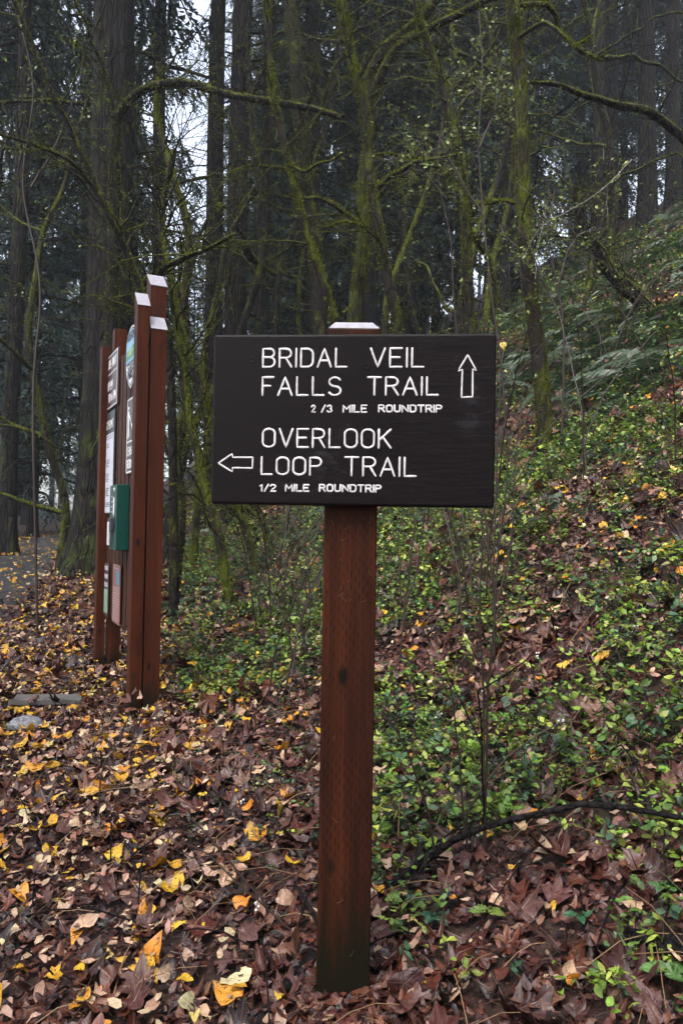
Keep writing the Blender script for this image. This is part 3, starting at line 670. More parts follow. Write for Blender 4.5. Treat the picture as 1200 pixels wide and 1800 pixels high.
# tall trunks that can be singled out: (pixel x at mid height, depth, radius, label)
HERO = [(186, 12.5, .40, 'fir_moss', 'huge furrowed grey-brown fir trunk standing right behind the notice stand', 9.5, .6),
        (275, 17, .17, 'fir', 'dark slender fir trunk just right of the huge trunk behind the notice stand', 8, .4),
        (376, 15.5, .20, 'fir', 'fir trunk close beside the pale furrowed trunk above the sign board\'s left corner', 11, .4),
        (418, 13.5, .215, 'fir', 'straight pale furrowed fir trunk rising behind the left end of the sign board', 12, .4),
        (463, 16, .16, 'fir_moss', 'grey trunk with patches of moss, third of the straight trunks above the board', 10, .4),
        (27, 15.5, .17, 'fir_moss', 'dark mossy trunk beside the bend of the paved path', 6, .5),
        (650, 19, .19, 'fir_moss', 'dark upright trunk behind the forked mossy maple', 9, .4),
        (545, 17, .17, 'fir_moss', 'dark trunk seen between the bent mossy stems above the board', 9, .4),
        (1066, 24, .26, 'fir', 'tall grey conifer trunk high on the slope at right', 12, .3),
        (1132, 22, .27, 'fir', 'second tall grey conifer trunk on the slope, toward the right edge', 12, .3),
        (1180, 25, .24, 'fir', 'tall conifer trunk nearest the right edge on the slope', 12, .3),
        (740, 26, .20, 'fir', 'straight grey trunk in the haze behind the mossy stems, right of centre', 7, .3),
        (886, 21, .16, 'fir', 'thin dark trunk just left of the tall mossy trunk', 10, .3),
        (1045, 18, .13, 'fir_moss', 'slender trunk rising from the fern slope', 9, .3)]
for k, (px, Y, r0, mt, lab, cz, fl) in enumerate(HERO):
    q = P(px, 560, Y); x = q.x; gz = Hs(x, Y); placed.append((x, Y))
    o = empty('fir_tree', (x, Y, gz), lab, 'tree', None, False)
    big = r0 > .35
    put('trunk', trunk_mesh(34, r0, 100 + k, fl, 72 if big else 30, 260 if big else 110, .07), M[mt], o)
    cm = crownA[k % 3]; c_ = put('crown', cm[0], M['needles'], o); c_.rotation_euler.z = k * 1.3; c_.location.z = cz - 10 + 1
    c_ = put('branches', cm[1], M['fir'], o, kind='stuff'); c_.rotation_euler.z = k * 1.3; c_.location.z = cz - 10 + 1
    put('dead_branches', mesh_np('dead_branches', *snags_mesh(1.8, 11, r0, 50, 200 + k, 1.7)), M['fir'], o, kind='stuff')
for k, (rr, y) in enumerate(((-.235, 44), (-.205, 51), (-.172, 42), (-.195, 60), (.03, 23), (.075, 21), (.115, 26), (.155, 22.5), (.19, 28), (.22, 24), (-.075, 27), (-.33, 24), (-.40, 21), (-.28, 29), (.30, 30), (.36, 33))):
    placed.append((rr * y, y)); conifer(rr * y, y, 'B', k % 3, [.75, .62, .7, 1.05][k] if k < 4 else [1.0, 1.25, 1.1, 1.3][k % 4], k * 1.1, 'young drooping conifer with grey-green foliage close to the ground, back in the misty forest', 'young conifers of the forest behind')
rp = np.random.RandomState(5); nA = nB = 0; tries = 0
while (nA < 66 or nB < 34) and tries < 9000:
    tries += 1
    y = rp.uniform(13, 75) if rp.rand() < .7 else rp.uniform(13, 34); x = rp.uniform(-.52 * y - 3, .52 * y + 3); rr = x / y
    kind = 'A' if rp.rand() < .5 else 'B'
    if (kind == 'A' and nA >= 66) or (kind == 'B' and nB >= 34): continue
    if y < 16 or (rr > .28 and y < 24) or (kind == 'A' and -.1 < rr < .25 and y < 27): continue
    if kind == 'B' and (y < 19 or (rr < -.12 and y < 26) or (rr > .15 and y > 45)): continue
    gap = .022 + (1.7 if kind == 'B' else 1.1) / y
    if abs(rr + .203) < gap: continue
    if .24 < rr < .29: continue
    if dpath(x, y) < 1.6 or not free(x, y, 1.7 if kind == 'A' else 2.0) or (-.30 < rr < -.14 and y < 40): continue
    placed.append((x, y))
    i = rp.randint(3); sc = rp.uniform(.75, 1.15) * (1.0 if kind == 'A' else 1.1)
    if kind == 'A': nA += 1
    else: nB += 1
    conifer(x, y, kind, i, sc, rp.uniform(0, 6.28), 'tall straight conifer trunk with bare dead lower branches, back in the misty forest' if kind == 'A' else 'young drooping conifer with grey-green foliage close to the ground, back in the misty forest',
            'tall conifers of the forest behind' if kind == 'A' else 'young conifers of the forest behind')

ro = np.random.RandomState(15); k = 0  # unseen trees of the wood, added to block sky light and darken reflections
while k < 34:
    a = ro.uniform(0, 6.28); d_ = ro.uniform(6.5, 26); x, y = math.cos(a) * d_, math.sin(a) * d_
    if (y > 0 and abs(x) < .62 * y + 3.5) or not free(x, y, 3.0) or dpath(x, y) < 1.5: continue
    placed.append((x, y)); k += 1; conifer(x, y, 'A' if ro.rand() < .6 else 'B', ro.randint(3), ro.uniform(.85, 1.15), ro.uniform(0, 6.28), 'conifer of the wood that surrounds the trail, outside the frame, added for its shade', 'conifers around the viewer')

# ------------------------------------------------------------------ mossy broadleaf trees
def wobble(p, amp, r, f=3):
    n = len(p); t = np.linspace(0, f * PI, n)[:, None]
    return p + amp * (np.sin(t * r.uniform(.7, 1.5, 3) + r.uniform(0, 6, 3)) + .5 * np.sin(t * 2.7 * r.uniform(.7, 1.3, 3) + r.uniform(0, 6, 3))) * np.minimum(1, np.linspace(0, 4, n))[:, None]
def stem_mesh(pts, r0, r1, r, S=10, wob=.0):
    L = sum((Vector(b_) - Vector(a)).length for a, b_ in zip(pts, pts[1:])); n = max(10, int(L / .09)); n = min(n, 120)
    p = wobble(cr(pts, n), wob, r); rad = np.linspace(r0, r1, n) * (1 + .12 * (vnoise(np.linspace(0, L * 3, n) + r.rand() * 50, np.zeros(n)) - .5) * 2)
    v, f = tubes(p[None], rad[None], S)
    c = np.repeat(p, S, 0); d = v - c; k = 1 + .22 * (fbm(v[:, 0] * 14 + v[:, 2] * 5, v[:, 2] * 12 + v[:, 1] * 9, 2) - .37)
    return c + d * k[:, None], f, p, rad
def tufts(p, rad, n, size, r, col=(.115, .125, .012), upb=.5):
    K = len(p); t = r.uniform(0, K - 1.001, n); i = t.astype(int); fr = (t - i)[:, None]
    c = p[i] * (1 - fr) + p[i + 1] * fr; rr = rad[i]
    tg = p[i + 1] - p[i]; tg /= np.linalg.norm(tg, axis=1)[:, None] + 1e-9
    d = r.normal(0, 1, (n, 3)); d[:, 2] += upb; d -= tg * (d * tg).sum(1)[:, None]; d /= np.linalg.norm(d, axis=1)[:, None] + 1e-9
    patch = fbm(c[:, 0] * 3 + 7, c[:, 2] * 2.2 + c[:, 1], 2); keep = (patch + .16 * d[:, 2] > .30); c, rr, tg, d = c[keep], rr[keep], tg[keep], d[keep]; n = len(c)
    b0 = c + d * (rr * .9)[:, None]; s_ = np.cross(d, tg); s_ = s_ * r.uniform(-1, 1, n)[:, None] + tg * r.uniform(-1, 1, n)[:, None]; s_ /= np.linalg.norm(s_, axis=1)[:, None] + 1e-9
    sz = size * r.uniform(.5, 1.4, n)[:, None]
    tip = b0 + d * sz + r.normal(0, .4, (n, 3)) * sz; tip[:, 2] -= .25 * sz[:, 0]
    sz = sz * .55
    tip = b0 + (tip - b0) * .55
    T = np.stack([b0 - s_ * sz * .35, b0 + s_ * sz * .35, tip], 1).reshape(-1, 3)
    col = np.repeat(np.array(col)[None] * r.uniform(.5, 1.25, n)[:, None] * np.array([1, 1, 1])[None] + np.stack([r.uniform(-.01, .035, n), r.uniform(0, .02, n), np.zeros(n)], 1), 3, 0)
    return T, np.arange(n * 3).reshape(n, 3), np.clip(col, 0.004, 1)
def twig_set(p, rad, r, n1, L1, n2=4, side=None, drop=0.0, rmax=.012):
    bp, br, k6 = [], [], np.linspace(0, 1, 8)
    K = len(p)
    for i in range(n1):
        t = int(r.uniform(.15, 1) * (K - 1)); q0 = p[t]; tg = p[min(t + 1, K - 1)] - p[max(t - 1, 0)]; tg /= np.linalg.norm(tg) + 1e-9
        d = r.normal(0, 1, 3); d -= tg * d.dot(tg); d /= np.linalg.norm(d); d = d * .9 + tg * r.uniform(.1, .8) + np.array([0, 0, r.uniform(-.2, .5) - drop]); d /= np.linalg.norm(d)
        L = L1 * r.uniform(.35, 1.2); cv = r.normal(0, .35, 3); cv2 = r.normal(0, .16, 3)
        q = q0 + (k6[:, None] * d + k6[:, None] ** 2 * cv + np.sin(k6 * 9)[:, None] * cv2 * .18) * L
        bp.append(q); rb = min(rad[t] * .45, rmax) * r.uniform(.6, 1.2); br.append(np.linspace(rb, .0022, 8))
        for j in range(r.randint(1, n2 + 1)):
            u = r.randint(2, 8); dd = r.normal(0, .8, 3) + d * .8; l = L * r.uniform(.2, .55)
            bp.append(q[u % 8] + (k6[:, None] * dd + k6[:, None] ** 2 * r.normal(0, .3, 3)) * l); br.append(np.linspace(max(.0025, rb * .4), .0016, 8))
    return bp, br
def mossy_tree(name, label, cat, stems, seed, n1=14, L1=1.0, mossn=500, msize=.035, group=None, m='maple', wob=.012, mcol=(.155, .185, .016), twm='stem', tmoss=True):
    """stems: (points, r0, r1); the first is the trunk"""
    r = np.random.RandomState(seed); b0 = stems[0][0][0]
    o = empty(name, tuple(b0), label, cat, group); TW, TR, MV, MF, MC, off = [], [], [], [], [], 0
    for k, (pts, r0, r1) in enumerate(stems):
        v, f, p, rad = stem_mesh(pts, r0, r1, r, 12 if r0 > .05 else 8, wob)
        link('trunk' if k == 0 else 'branch', mesh_np('trunk' if k == 0 else 'branch', v, f), M[m], o)
        L = np.linalg.norm(np.diff(p, axis=0), axis=1).sum()
        bp, br = twig_set(p, rad, r, max(3, int(1.7 * n1 * (1 if k == 0 else L / 4))), L1, 5); TW += bp; TR += br
        if tmoss:
            T, tf, tc_ = tufts(p, rad, int(1.5 * mossn * L * (.5 + r0 * 8)), msize, r, mcol); MV.append(T); MF.append(tf + off); MC.append(tc_); off += len(T)
            for q, rb in list(zip(bp, br))[::3]:
                T, tf, tc_ = tufts(q, rb, int(mossn * .12), msize * .7, r, mcol); MV.append(T); MF.append(tf + off); MC.append(tc_); off += len(T)
    tag(link('twigs', mesh_np('twigs', *tubes(TW, TR, 3)), M['maple_dark'], o), kind='stuff')
    if tmoss: tag(link('moss', mesh_np('moss', np.vstack(MV), np.vstack(MF), np.vstack(MC), False), M['moss'], o), kind='stuff')
    return o
def PX(pts, Y, Y1=None, ground_first=False, up=0):
    n = len(pts); out = []
    for i, (x, y) in enumerate(pts):
        d = Y if Y1 is None else Y + (Y1 - Y) * i / (n - 1); out.append(P(x, y, d))
    if ground_first: out[0].z = min(out[0].z, Hs(out[0].x, out[0].y) - .12) if out[0].z < Hs(out[0].x, out[0].y) + .8 else out[0].z
    if ground_first and out[0].z > Hs(out[0].x, out[0].y): out.insert(0, Vector((out[0].x + .1, out[0].y, Hs(out[0].x, out[0].y) - .15)))
    if up: d = (out[-1] - out[-2]).normalized(); out += [out[-1] + d * up * .5, out[-1] + d * up + Vector((.2, 0, 0))]
    return out
MT = mossy_tree
MT('mossy_tree', 'tall moss-covered trunk standing free on the slope right of the sign board', 'tree',
   [(PX([(962, 775), (948, 640), (931, 500), (923, 400), (918, 300), (912, 150), (904, 60), (899, -10)], 7.0, 6.9, True, 4), .080, .046),
    (PX([(905, 70), (960, 40), (1010, 80), (1040, 60)], 6.9, 6.3), .02, .008), (PX([(899, 10), (960, 12), (985, 50), (1020, 90), (1060, 110)], 6.9, 7.6), .03, .01)], 1, 7, .7, 2200, .019)
MT('mossy_tree', 'crooked mossy tree whose short side branch points at the tall mossy trunk', 'tree',
   [(PX([(828, 600), (822, 480), (818, 365), (808, 290), (790, 220), (772, 140), (745, 60), (730, -10)], 9.5, 9.0, True, 3), .075, .04),
    (PX([(822, 375), (850, 356), (880, 355), (910, 355)], 9.4, 8.9), .035, .022), (PX([(816, 360), (795, 325), (780, 300), (740, 280), (700, 275), (655, 272)], 9.4, 8.8), .032, .012),
    (PX([(822, 400), (850, 440), (868, 500), (872, 600)], 9.5, 9.9), .04, .03)], 2, 12, 1.0, 700, .035)
MT('mossy_tree', 'forked mossy maple above the sign post, thick limb arching up to the right', 'tree',
   [(PX([(625, 580), (632, 480), (640, 400), (640, 330), (650, 230), (650, 140)], 10.5, 10.2, True), .105, .07),
    (PX([(650, 140), (672, 95), (705, 60), (740, 30), (775, -10)], 10.2, 9.6, False, 2), .085, .05),
    (PX([(652, 175), (690, 95), (740, 55), (800, 25), (860, 0), (920, -12)], 10.2, 9.0, False, 1), .06, .035),
    (PX([(640, 400), (600, 370), (560, 350), (520, 345)], 10.4, 9.8), .035, .012)], 3, 11, 1.2, 650, .038)
MT('mossy_tree', 'slim mossy stem rising beside the forked maple, its foot behind the board', 'tree',
   [(PX([(700, 600), (682, 500), (667, 420), (655, 330), (645, 215), (625, 130), (606, 50), (598, -10)], 8.6, 8.3, True, 3), .062, .045),
    (PX([(663, 330), (700, 300), (740, 285), (800, 270)], 8.5, 8.1), .028, .01), (PX([(672, 430), (640, 400), (600, 390), (570, 400)], 8.5, 8.2), .022, .008)], 4, 14, .9, 700, .035)
MT('mossy_tree', 'thin leaning mossy stem crossing in front of the straight trunks left of centre', 'tree',
   [(PX([(590, 600), (560, 478), (532, 390), (506, 285), (482, 165), (474, 60), (470, -10)], 8.2, 8.0, True, 3), .048, .03),
    (PX([(506, 290), (540, 300), (570, 285), (600, 272)], 8.1, 7.6), .02, .008)], 5, 14, .9, 600, .032)
MT('mossy_tree', 'dark bent tree with mossy bark just left of the forked maple', 'tree',
   [(PX([(560, 600), (556, 450), (540, 350), (527, 220), (517, 100), (508, -10)], 12, 12, True, 4), .12, .085),
    (PX([(530, 250), (560, 200), (590, 120), (640, 60)], 12, 11.4), .045, .02), (PX([(540, 330), (500, 300), (440, 290), (400, 310)], 12, 11.5), .04, .012)], 6, 16, 1.2, 420, .04, m='maple_dark')
MT('mossy_tree', 'bare tree with a long arched mossy-tipped limb crossing the gap of sky', 'tree',
   [(PX([(196, 600), (200, 430), (202, 300), (206, 210)], 10.2, 10.0, True), .10, .07),
    (PX([(205, 215), (225, 180), (260, 155), (305, 145), (350, 150), (400, 165), (440, 173), (500, 184), (560, 196), (602, 206)], 10.0, 8.6), .058, .032),
    (PX([(206, 215), (180, 120), (150, 40), (120, -20)], 10.0, 9.4), .03, .012), (PX([(345, 150), (375, 180), (405, 215), (420, 260)], 9.5, 9.1), .016, .005)], 7, 13, 1.0, 420, .035, m='maple_dark')
MT('mossy_tree', 'leaning mossy branchy tree rising from beside the kiosk posts toward the left trunks', 'tree',
   [(PX([(300, 640), (270, 560), (245, 500), (225, 455), (205, 400), (165, 320), (120, 220), (60, 90), (20, -10)], 7.6, 7.0, True), .05, .018),
    (PX([(246, 503), (275, 485), (310, 462), (355, 440), (415, 410)], 7.6, 7.0), .032, .016), (PX([(190, 365), (130, 290), (60, 255), (-10, 232)], 7.3, 6.8), .024, .009)], 8, 20, 1.3, 330, .026, m='maple_dark')
LEANS = [([(412, 1012), (385, 950), (362, 850), (335, 740), (312, 600), (300, 500)], 7.4, 7.8, .055, 'stout mossy stem leaning left, its foot in the greenery below the board\'s left edge'),
         ([(462, 990), (430, 930), (405, 860), (370, 760), (340, 640)], 8.2, 8.6, .05, 'mossy leaning stem second from the board\'s left edge'),
         ([(485, 970), (460, 925), (430, 880), (400, 800)], 9.0, 9.4, .035, 'thin mossy leaning stem emerging just under the board'),
         ([(305, 980), (318, 900), (310, 800), (330, 700), (322, 560), (330, 420), (300, 300)], 9.2, 9.6, .07, 'dark crooked mossy trunk just right of the tallest kiosk post'),
         ([(340, 960), (350, 860), (372, 760), (355, 640), (380, 520)], 10.5, 10.8, .06, 'crooked mossy trunk between the kiosk and the board')]
for k, (pp, Ya, Yb, r0, lab) in enumerate(LEANS):
    MT('leaning_mossy_tree', lab, 'tree', [(PX(pp, Ya, Yb, True, 1.5), r0, r0 * .5)], 30 + k, 26, 1.1, 420, .034, m='maple', group='leaning mossy stems behind the kiosk')
# bare crooked trees at left, background
bk = [(-5.9, 10.5), (-4.9, 12.5), (-7.5, 13.5), (-3.1, 13.5), (-2.3, 11.6), (-9.5, 17), (-4.3, 17.5), (-8.3, 10), (-1.1, 13.0), (.8, 14.5), (2.1, 12.6), (3.1, 15.5), (4.3, 13.3), (5.6, 17), (1.5, 18), (-.4, 17)]
dl = ['branchy mossy understory tree left of the huge fir trunk', 'mossy understory tree with crossing limbs right behind the huge fir trunk', 'bare mossy tree beyond the bend of the paved path', 'crooked mossy tree in the brush right of the kiosk',
      'crooked mossy tree among the stems behind the kiosk\'s tall post', 'far mossy tree beyond the paved path', 'far mossy tree in the gap of pale sky', 'mossy tree at the left edge beside the paved path',
      'crooked mossy tree far behind the board\'s left half', 'crooked mossy tree far behind the middle of the board', 'crooked mossy tree behind the board\'s up arrow', 'bent mossy tree uphill of the tall mossy trunk',
      'bent mossy tree among the ferns on the slope', 'far bent mossy tree high on the fern slope', 'far mossy tree behind the forked maple', 'far mossy tree behind the thin leaning stem']
for k, (x, y) in enumerate(bk):
    r = np.random.RandomState(300 + k); z = Hs(x, y); base = Vector((x, y, z - .15)); st = []
    hgt = r.uniform(7, 10); lx = r.uniform(-.2, .2)
    tp = [base + Vector((lx * h + .35 * math.sin(h * .8 + k), .2 * math.sin(h + k), h)) for h in np.linspace(0, hgt, 8)]
    st.append((tp, r.uniform(.055, .09), .03))
    for j in range(5):
        q = tp[r.randint(1, 7)]; a = r.uniform(0, 6.28); L = r.uniform(1.5, 3.6); dx, dy = math.cos(a) * L, math.sin(a) * L * .5; dz = r.uniform(-.1, .6) * L
        st.append(([q, q + Vector((dx * .35, dy * .35, dz * .15 + .15)), q + Vector((dx * .7, dy * .7, dz * .7)), q + Vector((dx, dy, dz * .75 - .15 * L))], r.uniform(.025, .045), .01))
    MT('mossy_understory_tree', dl[k], 'tree', st, 400 + k, 9, 1.2, 70, .05, 'mossy understory trees', 'maple' if k % 2 else 'maple_dark', .04)
# limbs on the right
o = MT('mossy_tree', 'tree leaning in from beyond the right edge with a long dark limb arching left', 'tree',
   [(PX([(1290, 640), (1275, 500), (1250, 360), (1215, 258)], 8.6, 8.3, True), .09, .065), (PX([(1215, 258), (1170, 215), (1130, 195), (1080, 185), (1040, 170), (1000, 155), (960, 148), (928, 145)], 8.3, 7.6), .055, .018)], 12, 7, .8, 260, .03, m='maple_dark')
MT('drooping_tree', 'dark ragged trunk bowed down along the fern slope below the right trunks', 'tree',
   [(PX([(1150, 540), (1110, 518), (1075, 485), (1045, 440), (1022, 395), (1010, 330)], 10.2, 10.0, True), .10, .03), (PX([(1075, 485), (1100, 490), (1130, 520), (1165, 560)], 10.1, 9.6), .04, .012), (PX([(1030, 410), (1060, 440), (1090, 500), (1085, 560)], 10.1, 9.7), .03, .01)], 13, 34, .8, 160, .03, m='maple_dark')

# ------------------------------------------------------------------ leaf shapes
def pol(l): return np.array([(r * math.cos(math.radians(a)), r * math.sin(math.radians(a))) for a, r in l])
def leaf_tmpl(out, mid=.55):
    out = np.asarray(out, float); n = len(out); V = np.vstack([[0, 0], out * mid, out]); i = np.arange(n); j = (i + 1) % n
    Fc = np.vstack([np.stack([0 * i, 1 + i, 1 + j], 1), np.stack([1 + i, 1 + n + i, 1 + n + j], 1), np.stack([1 + i, 1 + n + j, 1 + j], 1)])
    return V, Fc
def fan_tmpl(out):
    out = np.asarray(out, float); n = len(out); i = np.arange(n); return np.vstack([[0, 0], out]), np.stack([0 * i, 1 + i, 1 + (i + 1) % n], 1)
MAPLE = pol([(-75, .34), (-45, .46), (-16, .78), (-2, .66), (14, .66), (24, .58), (33, .78), (46, 1.0), (57, .80), (66, .62), (77, .84), (90, 1.08), (103, .84), (114, .62), (123, .80), (134, 1.0), (147, .78), (156, .58), (166, .66), (182, .66), (196, .78), (225, .46), (255, .34)])
HEART = np.array([(.0, -.52), (.25, -.62), (.50, -.45), (.60, -.15), (.52, .18), (.36, .50), (.18, .78), (.0, 1.0), (-.18, .78), (-.36, .50), (-.52, .18), (-.60, -.15), (-.50, -.45), (-.25, -.62)])
OVAL = np.array([(0, -1), (.28, -.72), (.42, -.25), (.38, .25), (.22, .68), (0, 1.05), (-.22, .68), (-.38, .25), (-.42, -.25), (-.28, -.72)])
BIT = np.array([(0, -1), (.5, -.4), (.35, .5), (-.1, .9), (-.5, .2), (-.35, -.6)])
SERR = np.array([(0, -.9)] + [q for k in range(6) for q in ((.22 + .34 * math.sin(PI * (k + .6) / 6.3), -.8 + k * .28), (.12 + .33 * math.sin(PI * (k + .8) / 6.3), -.70 + k * .28))] + [(0, 1.05)])
SERR = np.vstack([SERR, np.stack([-SERR[1:-1][::-1, 0], SERR[1:-1][::-1, 1]], 1)])
VEIN = {}
def set_vein(tm, idx, n):
    a = np.zeros(len(tm[0])); a[0] = 1
    for i in idx: a[1 + i] = 1; 
    if len(a) > n + 1:
        for i in idx: a[1 + n + i] = 1
    VEIN[id(tm)] = a
def frames(nrm, tilt, r):
    n = nrm + r.normal(0, 1, nrm.shape) * tilt[:, None]; n[:, 2] = np.where(n[:, 2] < .08, .08, n[:, 2]); n /= np.linalg.norm(n, axis=1)[:, None]
    t = r.normal(0, 1, nrm.shape); t -= n * (t * n).sum(1)[:, None]; t /= np.linalg.norm(t, axis=1)[:, None]
    return t, np.cross(n, t), n
def scatter(tm, pos, fr, size, col, curl, r, asp=(.75, 1.1), lift=.0):
    V, Fc = tm; n = len(pos); k = len(V)
    ve = VEIN.get(id(tm), None)
    ve = np.zeros(k) if ve is None else ve
    x = V[None, :, 0] * r.uniform(asp[0], asp[1], (n, 1)); y = V[None, :, 1] * np.ones((n, 1))
    c1, c2, c3 = r.normal(0, 1, (3, n, 1)) * curl
    z = c1 * x * x + c2 * y * y + c3 * x * y * .8 + np.abs(x) * r.uniform(-.1, .5, (n, 1)) * curl + r.normal(0, .05, (n, k)) * curl * 2.6 + (ve[None] - .5) * curl * r.uniform(-.10, .22, (n, 1))
    t, b_, nn = fr; S = size[:, None, None]
    W = pos[:, None, :] + S * (x[..., None] * t[:, None] + y[..., None] * b_[:, None] + z[..., None] * nn[:, None]) + nn[:, None] * lift
    f = (Fc[None] + (np.arange(n) * k)[:, None, None]).reshape(-1, 3)
    c = np.repeat(col, k, 0) * (1 - .18 * np.tile((V ** 2).sum(1), n))[:, None]
    return W.reshape(-1, 3), f, np.hstack([c, np.tile(ve, n)[:, None]])
def area(n, y0, y1, r, k=.47, c=.3):
    y = np.sqrt(r.rand(n) * (y1 * y1 - y0 * y0) + y0 * y0); x = r.uniform(-1, 1, n) * (k * y + c); return x, y
def ssm(a, b_, x): t = np.clip((x - a) / (b_ - a), 0, 1); return t * t * (3 - 2 * t)
def green(x, y):
    """how green the ground cover is, 0 to 1"""
    rr = x / y
    left = ssm(-.235, -.17, rr) * ssm(4.3, 5.2, y); right = ssm(-.02, .04, rr) * ssm(2.2, 2.75, y)
    g = np.maximum(left, right); n = fbm(x * 1.1 + 3, y * 1.1 + 8, 3)
    up = ssm(1.0, 2.6, H0(x, y))
    n = n + .16 * (fbm(x * .6 + 31, y * .6 + 12, 2) - .37)
    return g * ssm(.29 + .06 * up, .41 + .08 * up, n)
def clear(x, y):      # keep posts free
    ok = (np.hypot(x - SX, y - SY) > .10) & ~((np.abs(x - SX) < .085) & (y < SY) & (y > SY - .27))
    for a in (0, LN): 
        q = K(a + .05, 0, 0); ok &= np.hypot(x - q.x, y - q.y) > .13
    return ok
def palette(n, r, cols, wts, v=.25):
    c = np.array(cols)[r.choice(len(cols), n, p=np.array(wts) / sum(wts))]; return c * r.uniform(1 - v, 1 + v, (n, 1)) * r.uniform(.93, 1.07, (n, 3))
BROWN = [(.072, .019, .013), (.038, .011, .009), (.115, .034, .017), (.016, .007, .007), (.095, .040, .033), (.20, .095, .06)]
BW = [4, 3.4, 2.6, 2.8, 2.4, 1.3]
r = np.random.RandomState(21)
def litter(name, tm, n, y0, y1, s0, s1, cols, wts, curl, tilt, lift, green_avoid=.7, mat_='litter', k=.47, path=0.0):
    green_avoid *= .7
    x, y = area(n, y0, y1, r, k); keep = clear(x, y) & (r.rand(n) > green_avoid * green(x, y)) & ((dpath(x, y) > .8) | (r.rand(n) < path)); x, y = x[keep], y[keep]; n = len(x)
    nr_ = Hn(x, y); z = H(x, y) + np.where(dpath(x, y) < .84, .04, 0); pos = np.stack([x, y, z], 1) + nr_ * (r.uniform(.3, 1, (n, 1)) * lift)
    return scatter(tm, pos, frames(nr_, np.abs(r.normal(0, 1, n)) * tilt, r), r.uniform(s0, s1, n) * r.uniform(.7, 1.05, n), palette(n, r, cols, wts), curl, r)
def joined(name, lst, m, par=None, smooth=True):
    o_, vs, fs, cs = 0, [], [], []
    for v, f, c in lst: vs.append(v); fs.append(f + o_); cs.append(c); o_ += len(v)
    o = link(name, mesh_np(name, np.vstack(vs), np.vstack(fs), np.vstack(cs), smooth), M[m], None)
    if par is not None: o.parent = par
    return tag(o, kind='stuff')
mp, mpf, ht, htf, ov, bit = leaf_tmpl(MAPLE), fan_tmpl(MAPLE), leaf_tmpl(HEART), fan_tmpl(HEART), fan_tmpl(OVAL), fan_tmpl(BIT)
for tm_ in (mp, mpf): set_vein(tm_, (2, 7, 11, 15, 20), len(MAPLE))
for tm_ in (ht, htf): set_vein(tm_, (0, 7, 2, 4, 10, 12), len(HEART))
set_vein(ov, (0, 5), len(OVAL))
joined('leaf_litter', [litter('a', mp, 2900, 1.5, 6.5, .045, .085, BROWN, BW, .55, .17, .03),
                       litter('b', ov, 9000, 1.4, 7, .018, .045, BROWN, BW, .8, .25, .03, .5), litter('c', bit, 60000, 1.3, 7, .006, .026, BROWN + [(.2, .12, .08)], BW + [.6], .4, .32, .03, .3),
                       litter('d', mpf, 7000, 6, 20, .06, .10, BROWN, BW, .35, .35, .05, .5), litter('e', bit, 12000, 6.5, 24, .03, .08, BROWN + [(.2, .13, .09)], BW + [1], .4, .45, .05, .4)], 'litter', ground)
YEL = [(.72, .40, .022), (.78, .50, .05), (.62, .26, .02), (.66, .48, .14)]
YW = [5, 3, 2.2, 1]
TAN = [(.52, .36, .23), (.42, .26, .18), (.30, .15, .11), (.60, .48, .28)]
TW_ = [3, 3, 2, 1]
# the single leaves one can pick out: each is an object lying on the ground
def leaf_variants(name, tm, cols, wts, curl, m, nv, stalk):
    out = []
    for i in range(nv):
        rr = np.random.RandomState(900 + i + len(name)); one = np.zeros((1, 3)); fr = (np.array([[1., 0, 0]]), np.array([[0., 1, 0]]), np.array([[0., 0, 1]]))
        v, f, c = scatter(tm, one, fr, np.array([1.0]), palette(1, rr, cols, wts, .15), curl, rr, (.8, 1.15))
        y0 = v[:, 1].min(); a = np.array([[0, y0 * .9, .0], [.02, y0 * .9, .01], [.1, y0 - stalk, .08], [.085, y0 - stalk, .08]])
        f2 = np.array([[0, 1, 2], [0, 2, 3]]) + len(v); v = np.vstack([v, a]); c = np.vstack([c, np.tile([[.3, .15, .04, 0]], (4, 1))])
        me = mesh_np(name, v, np.vstack([f, f2]), c); me.materials.append(M[m]); out.append(me)
    return out
def single_leaves(name, tm, n, y0, y1, s0, s1, cols, wts, curl, tilt, m, keepf, stalk=.4, nv=9, lift=.035):
    vs = leaf_variants(name, tm, cols, wts, curl, m, nv, stalk); k = 0
    while k < n:
        x, y = area(1, y0, y1, r); x, y = x[0], y[0]
        if not clear(np.array([x]), np.array([y]))[0] or r.rand() > keepf(x, y): continue
        nr_ = Hn(np.array([x]), np.array([y])); t, b_, nn = frames(nr_, np.abs(r.normal(0, 1, 1)) * tilt, r); s_ = r.uniform(s0, s1)
        z = Hs(x, y) + (.04 if dpath(x, y) < .84 else 0) + lift
        o = bpy.data.objects.new(name, vs[r.randint(nv)]); C.objects.link(o)
        Mx = Matrix(((t[0][0] * s_, b_[0][0] * s_, nn[0][0] * s_, x), (t[0][1] * s_, b_[0][1] * s_, nn[0][1] * s_, y), (t[0][2] * s_, b_[0][2] * s_, nn[0][2] * s_, z), (0, 0, 0, 1)))
        o.parent = ground; o.matrix_local = Mx; k += 1
def ydens(x, y):
    rr = x / y; return float(np.clip(.30 + .75 * ssm(-.05, -.22, np.array(rr)) , 0, 1) * (1 if y > 2.6 else .55) * (.5 if rr > .05 else 1))
single_leaves('yellow_leaf', ht, 255, 1.75, 6.8, .038, .068, YEL, YW, .45, .40, 'yellow', ydens, .7)
single_leaves('yellow_maple_leaf', mp, 45, 1.8, 6, .035, .06, YEL, YW, .4, .35, 'yellow', ydens, .6)
single_leaves('tan_leaf', ht, 130, 1.75, 6.5, .035, .062, TAN, TW_, .5, .4, 'litter', lambda x, y: .5 + .5 * (x < 0), .5)
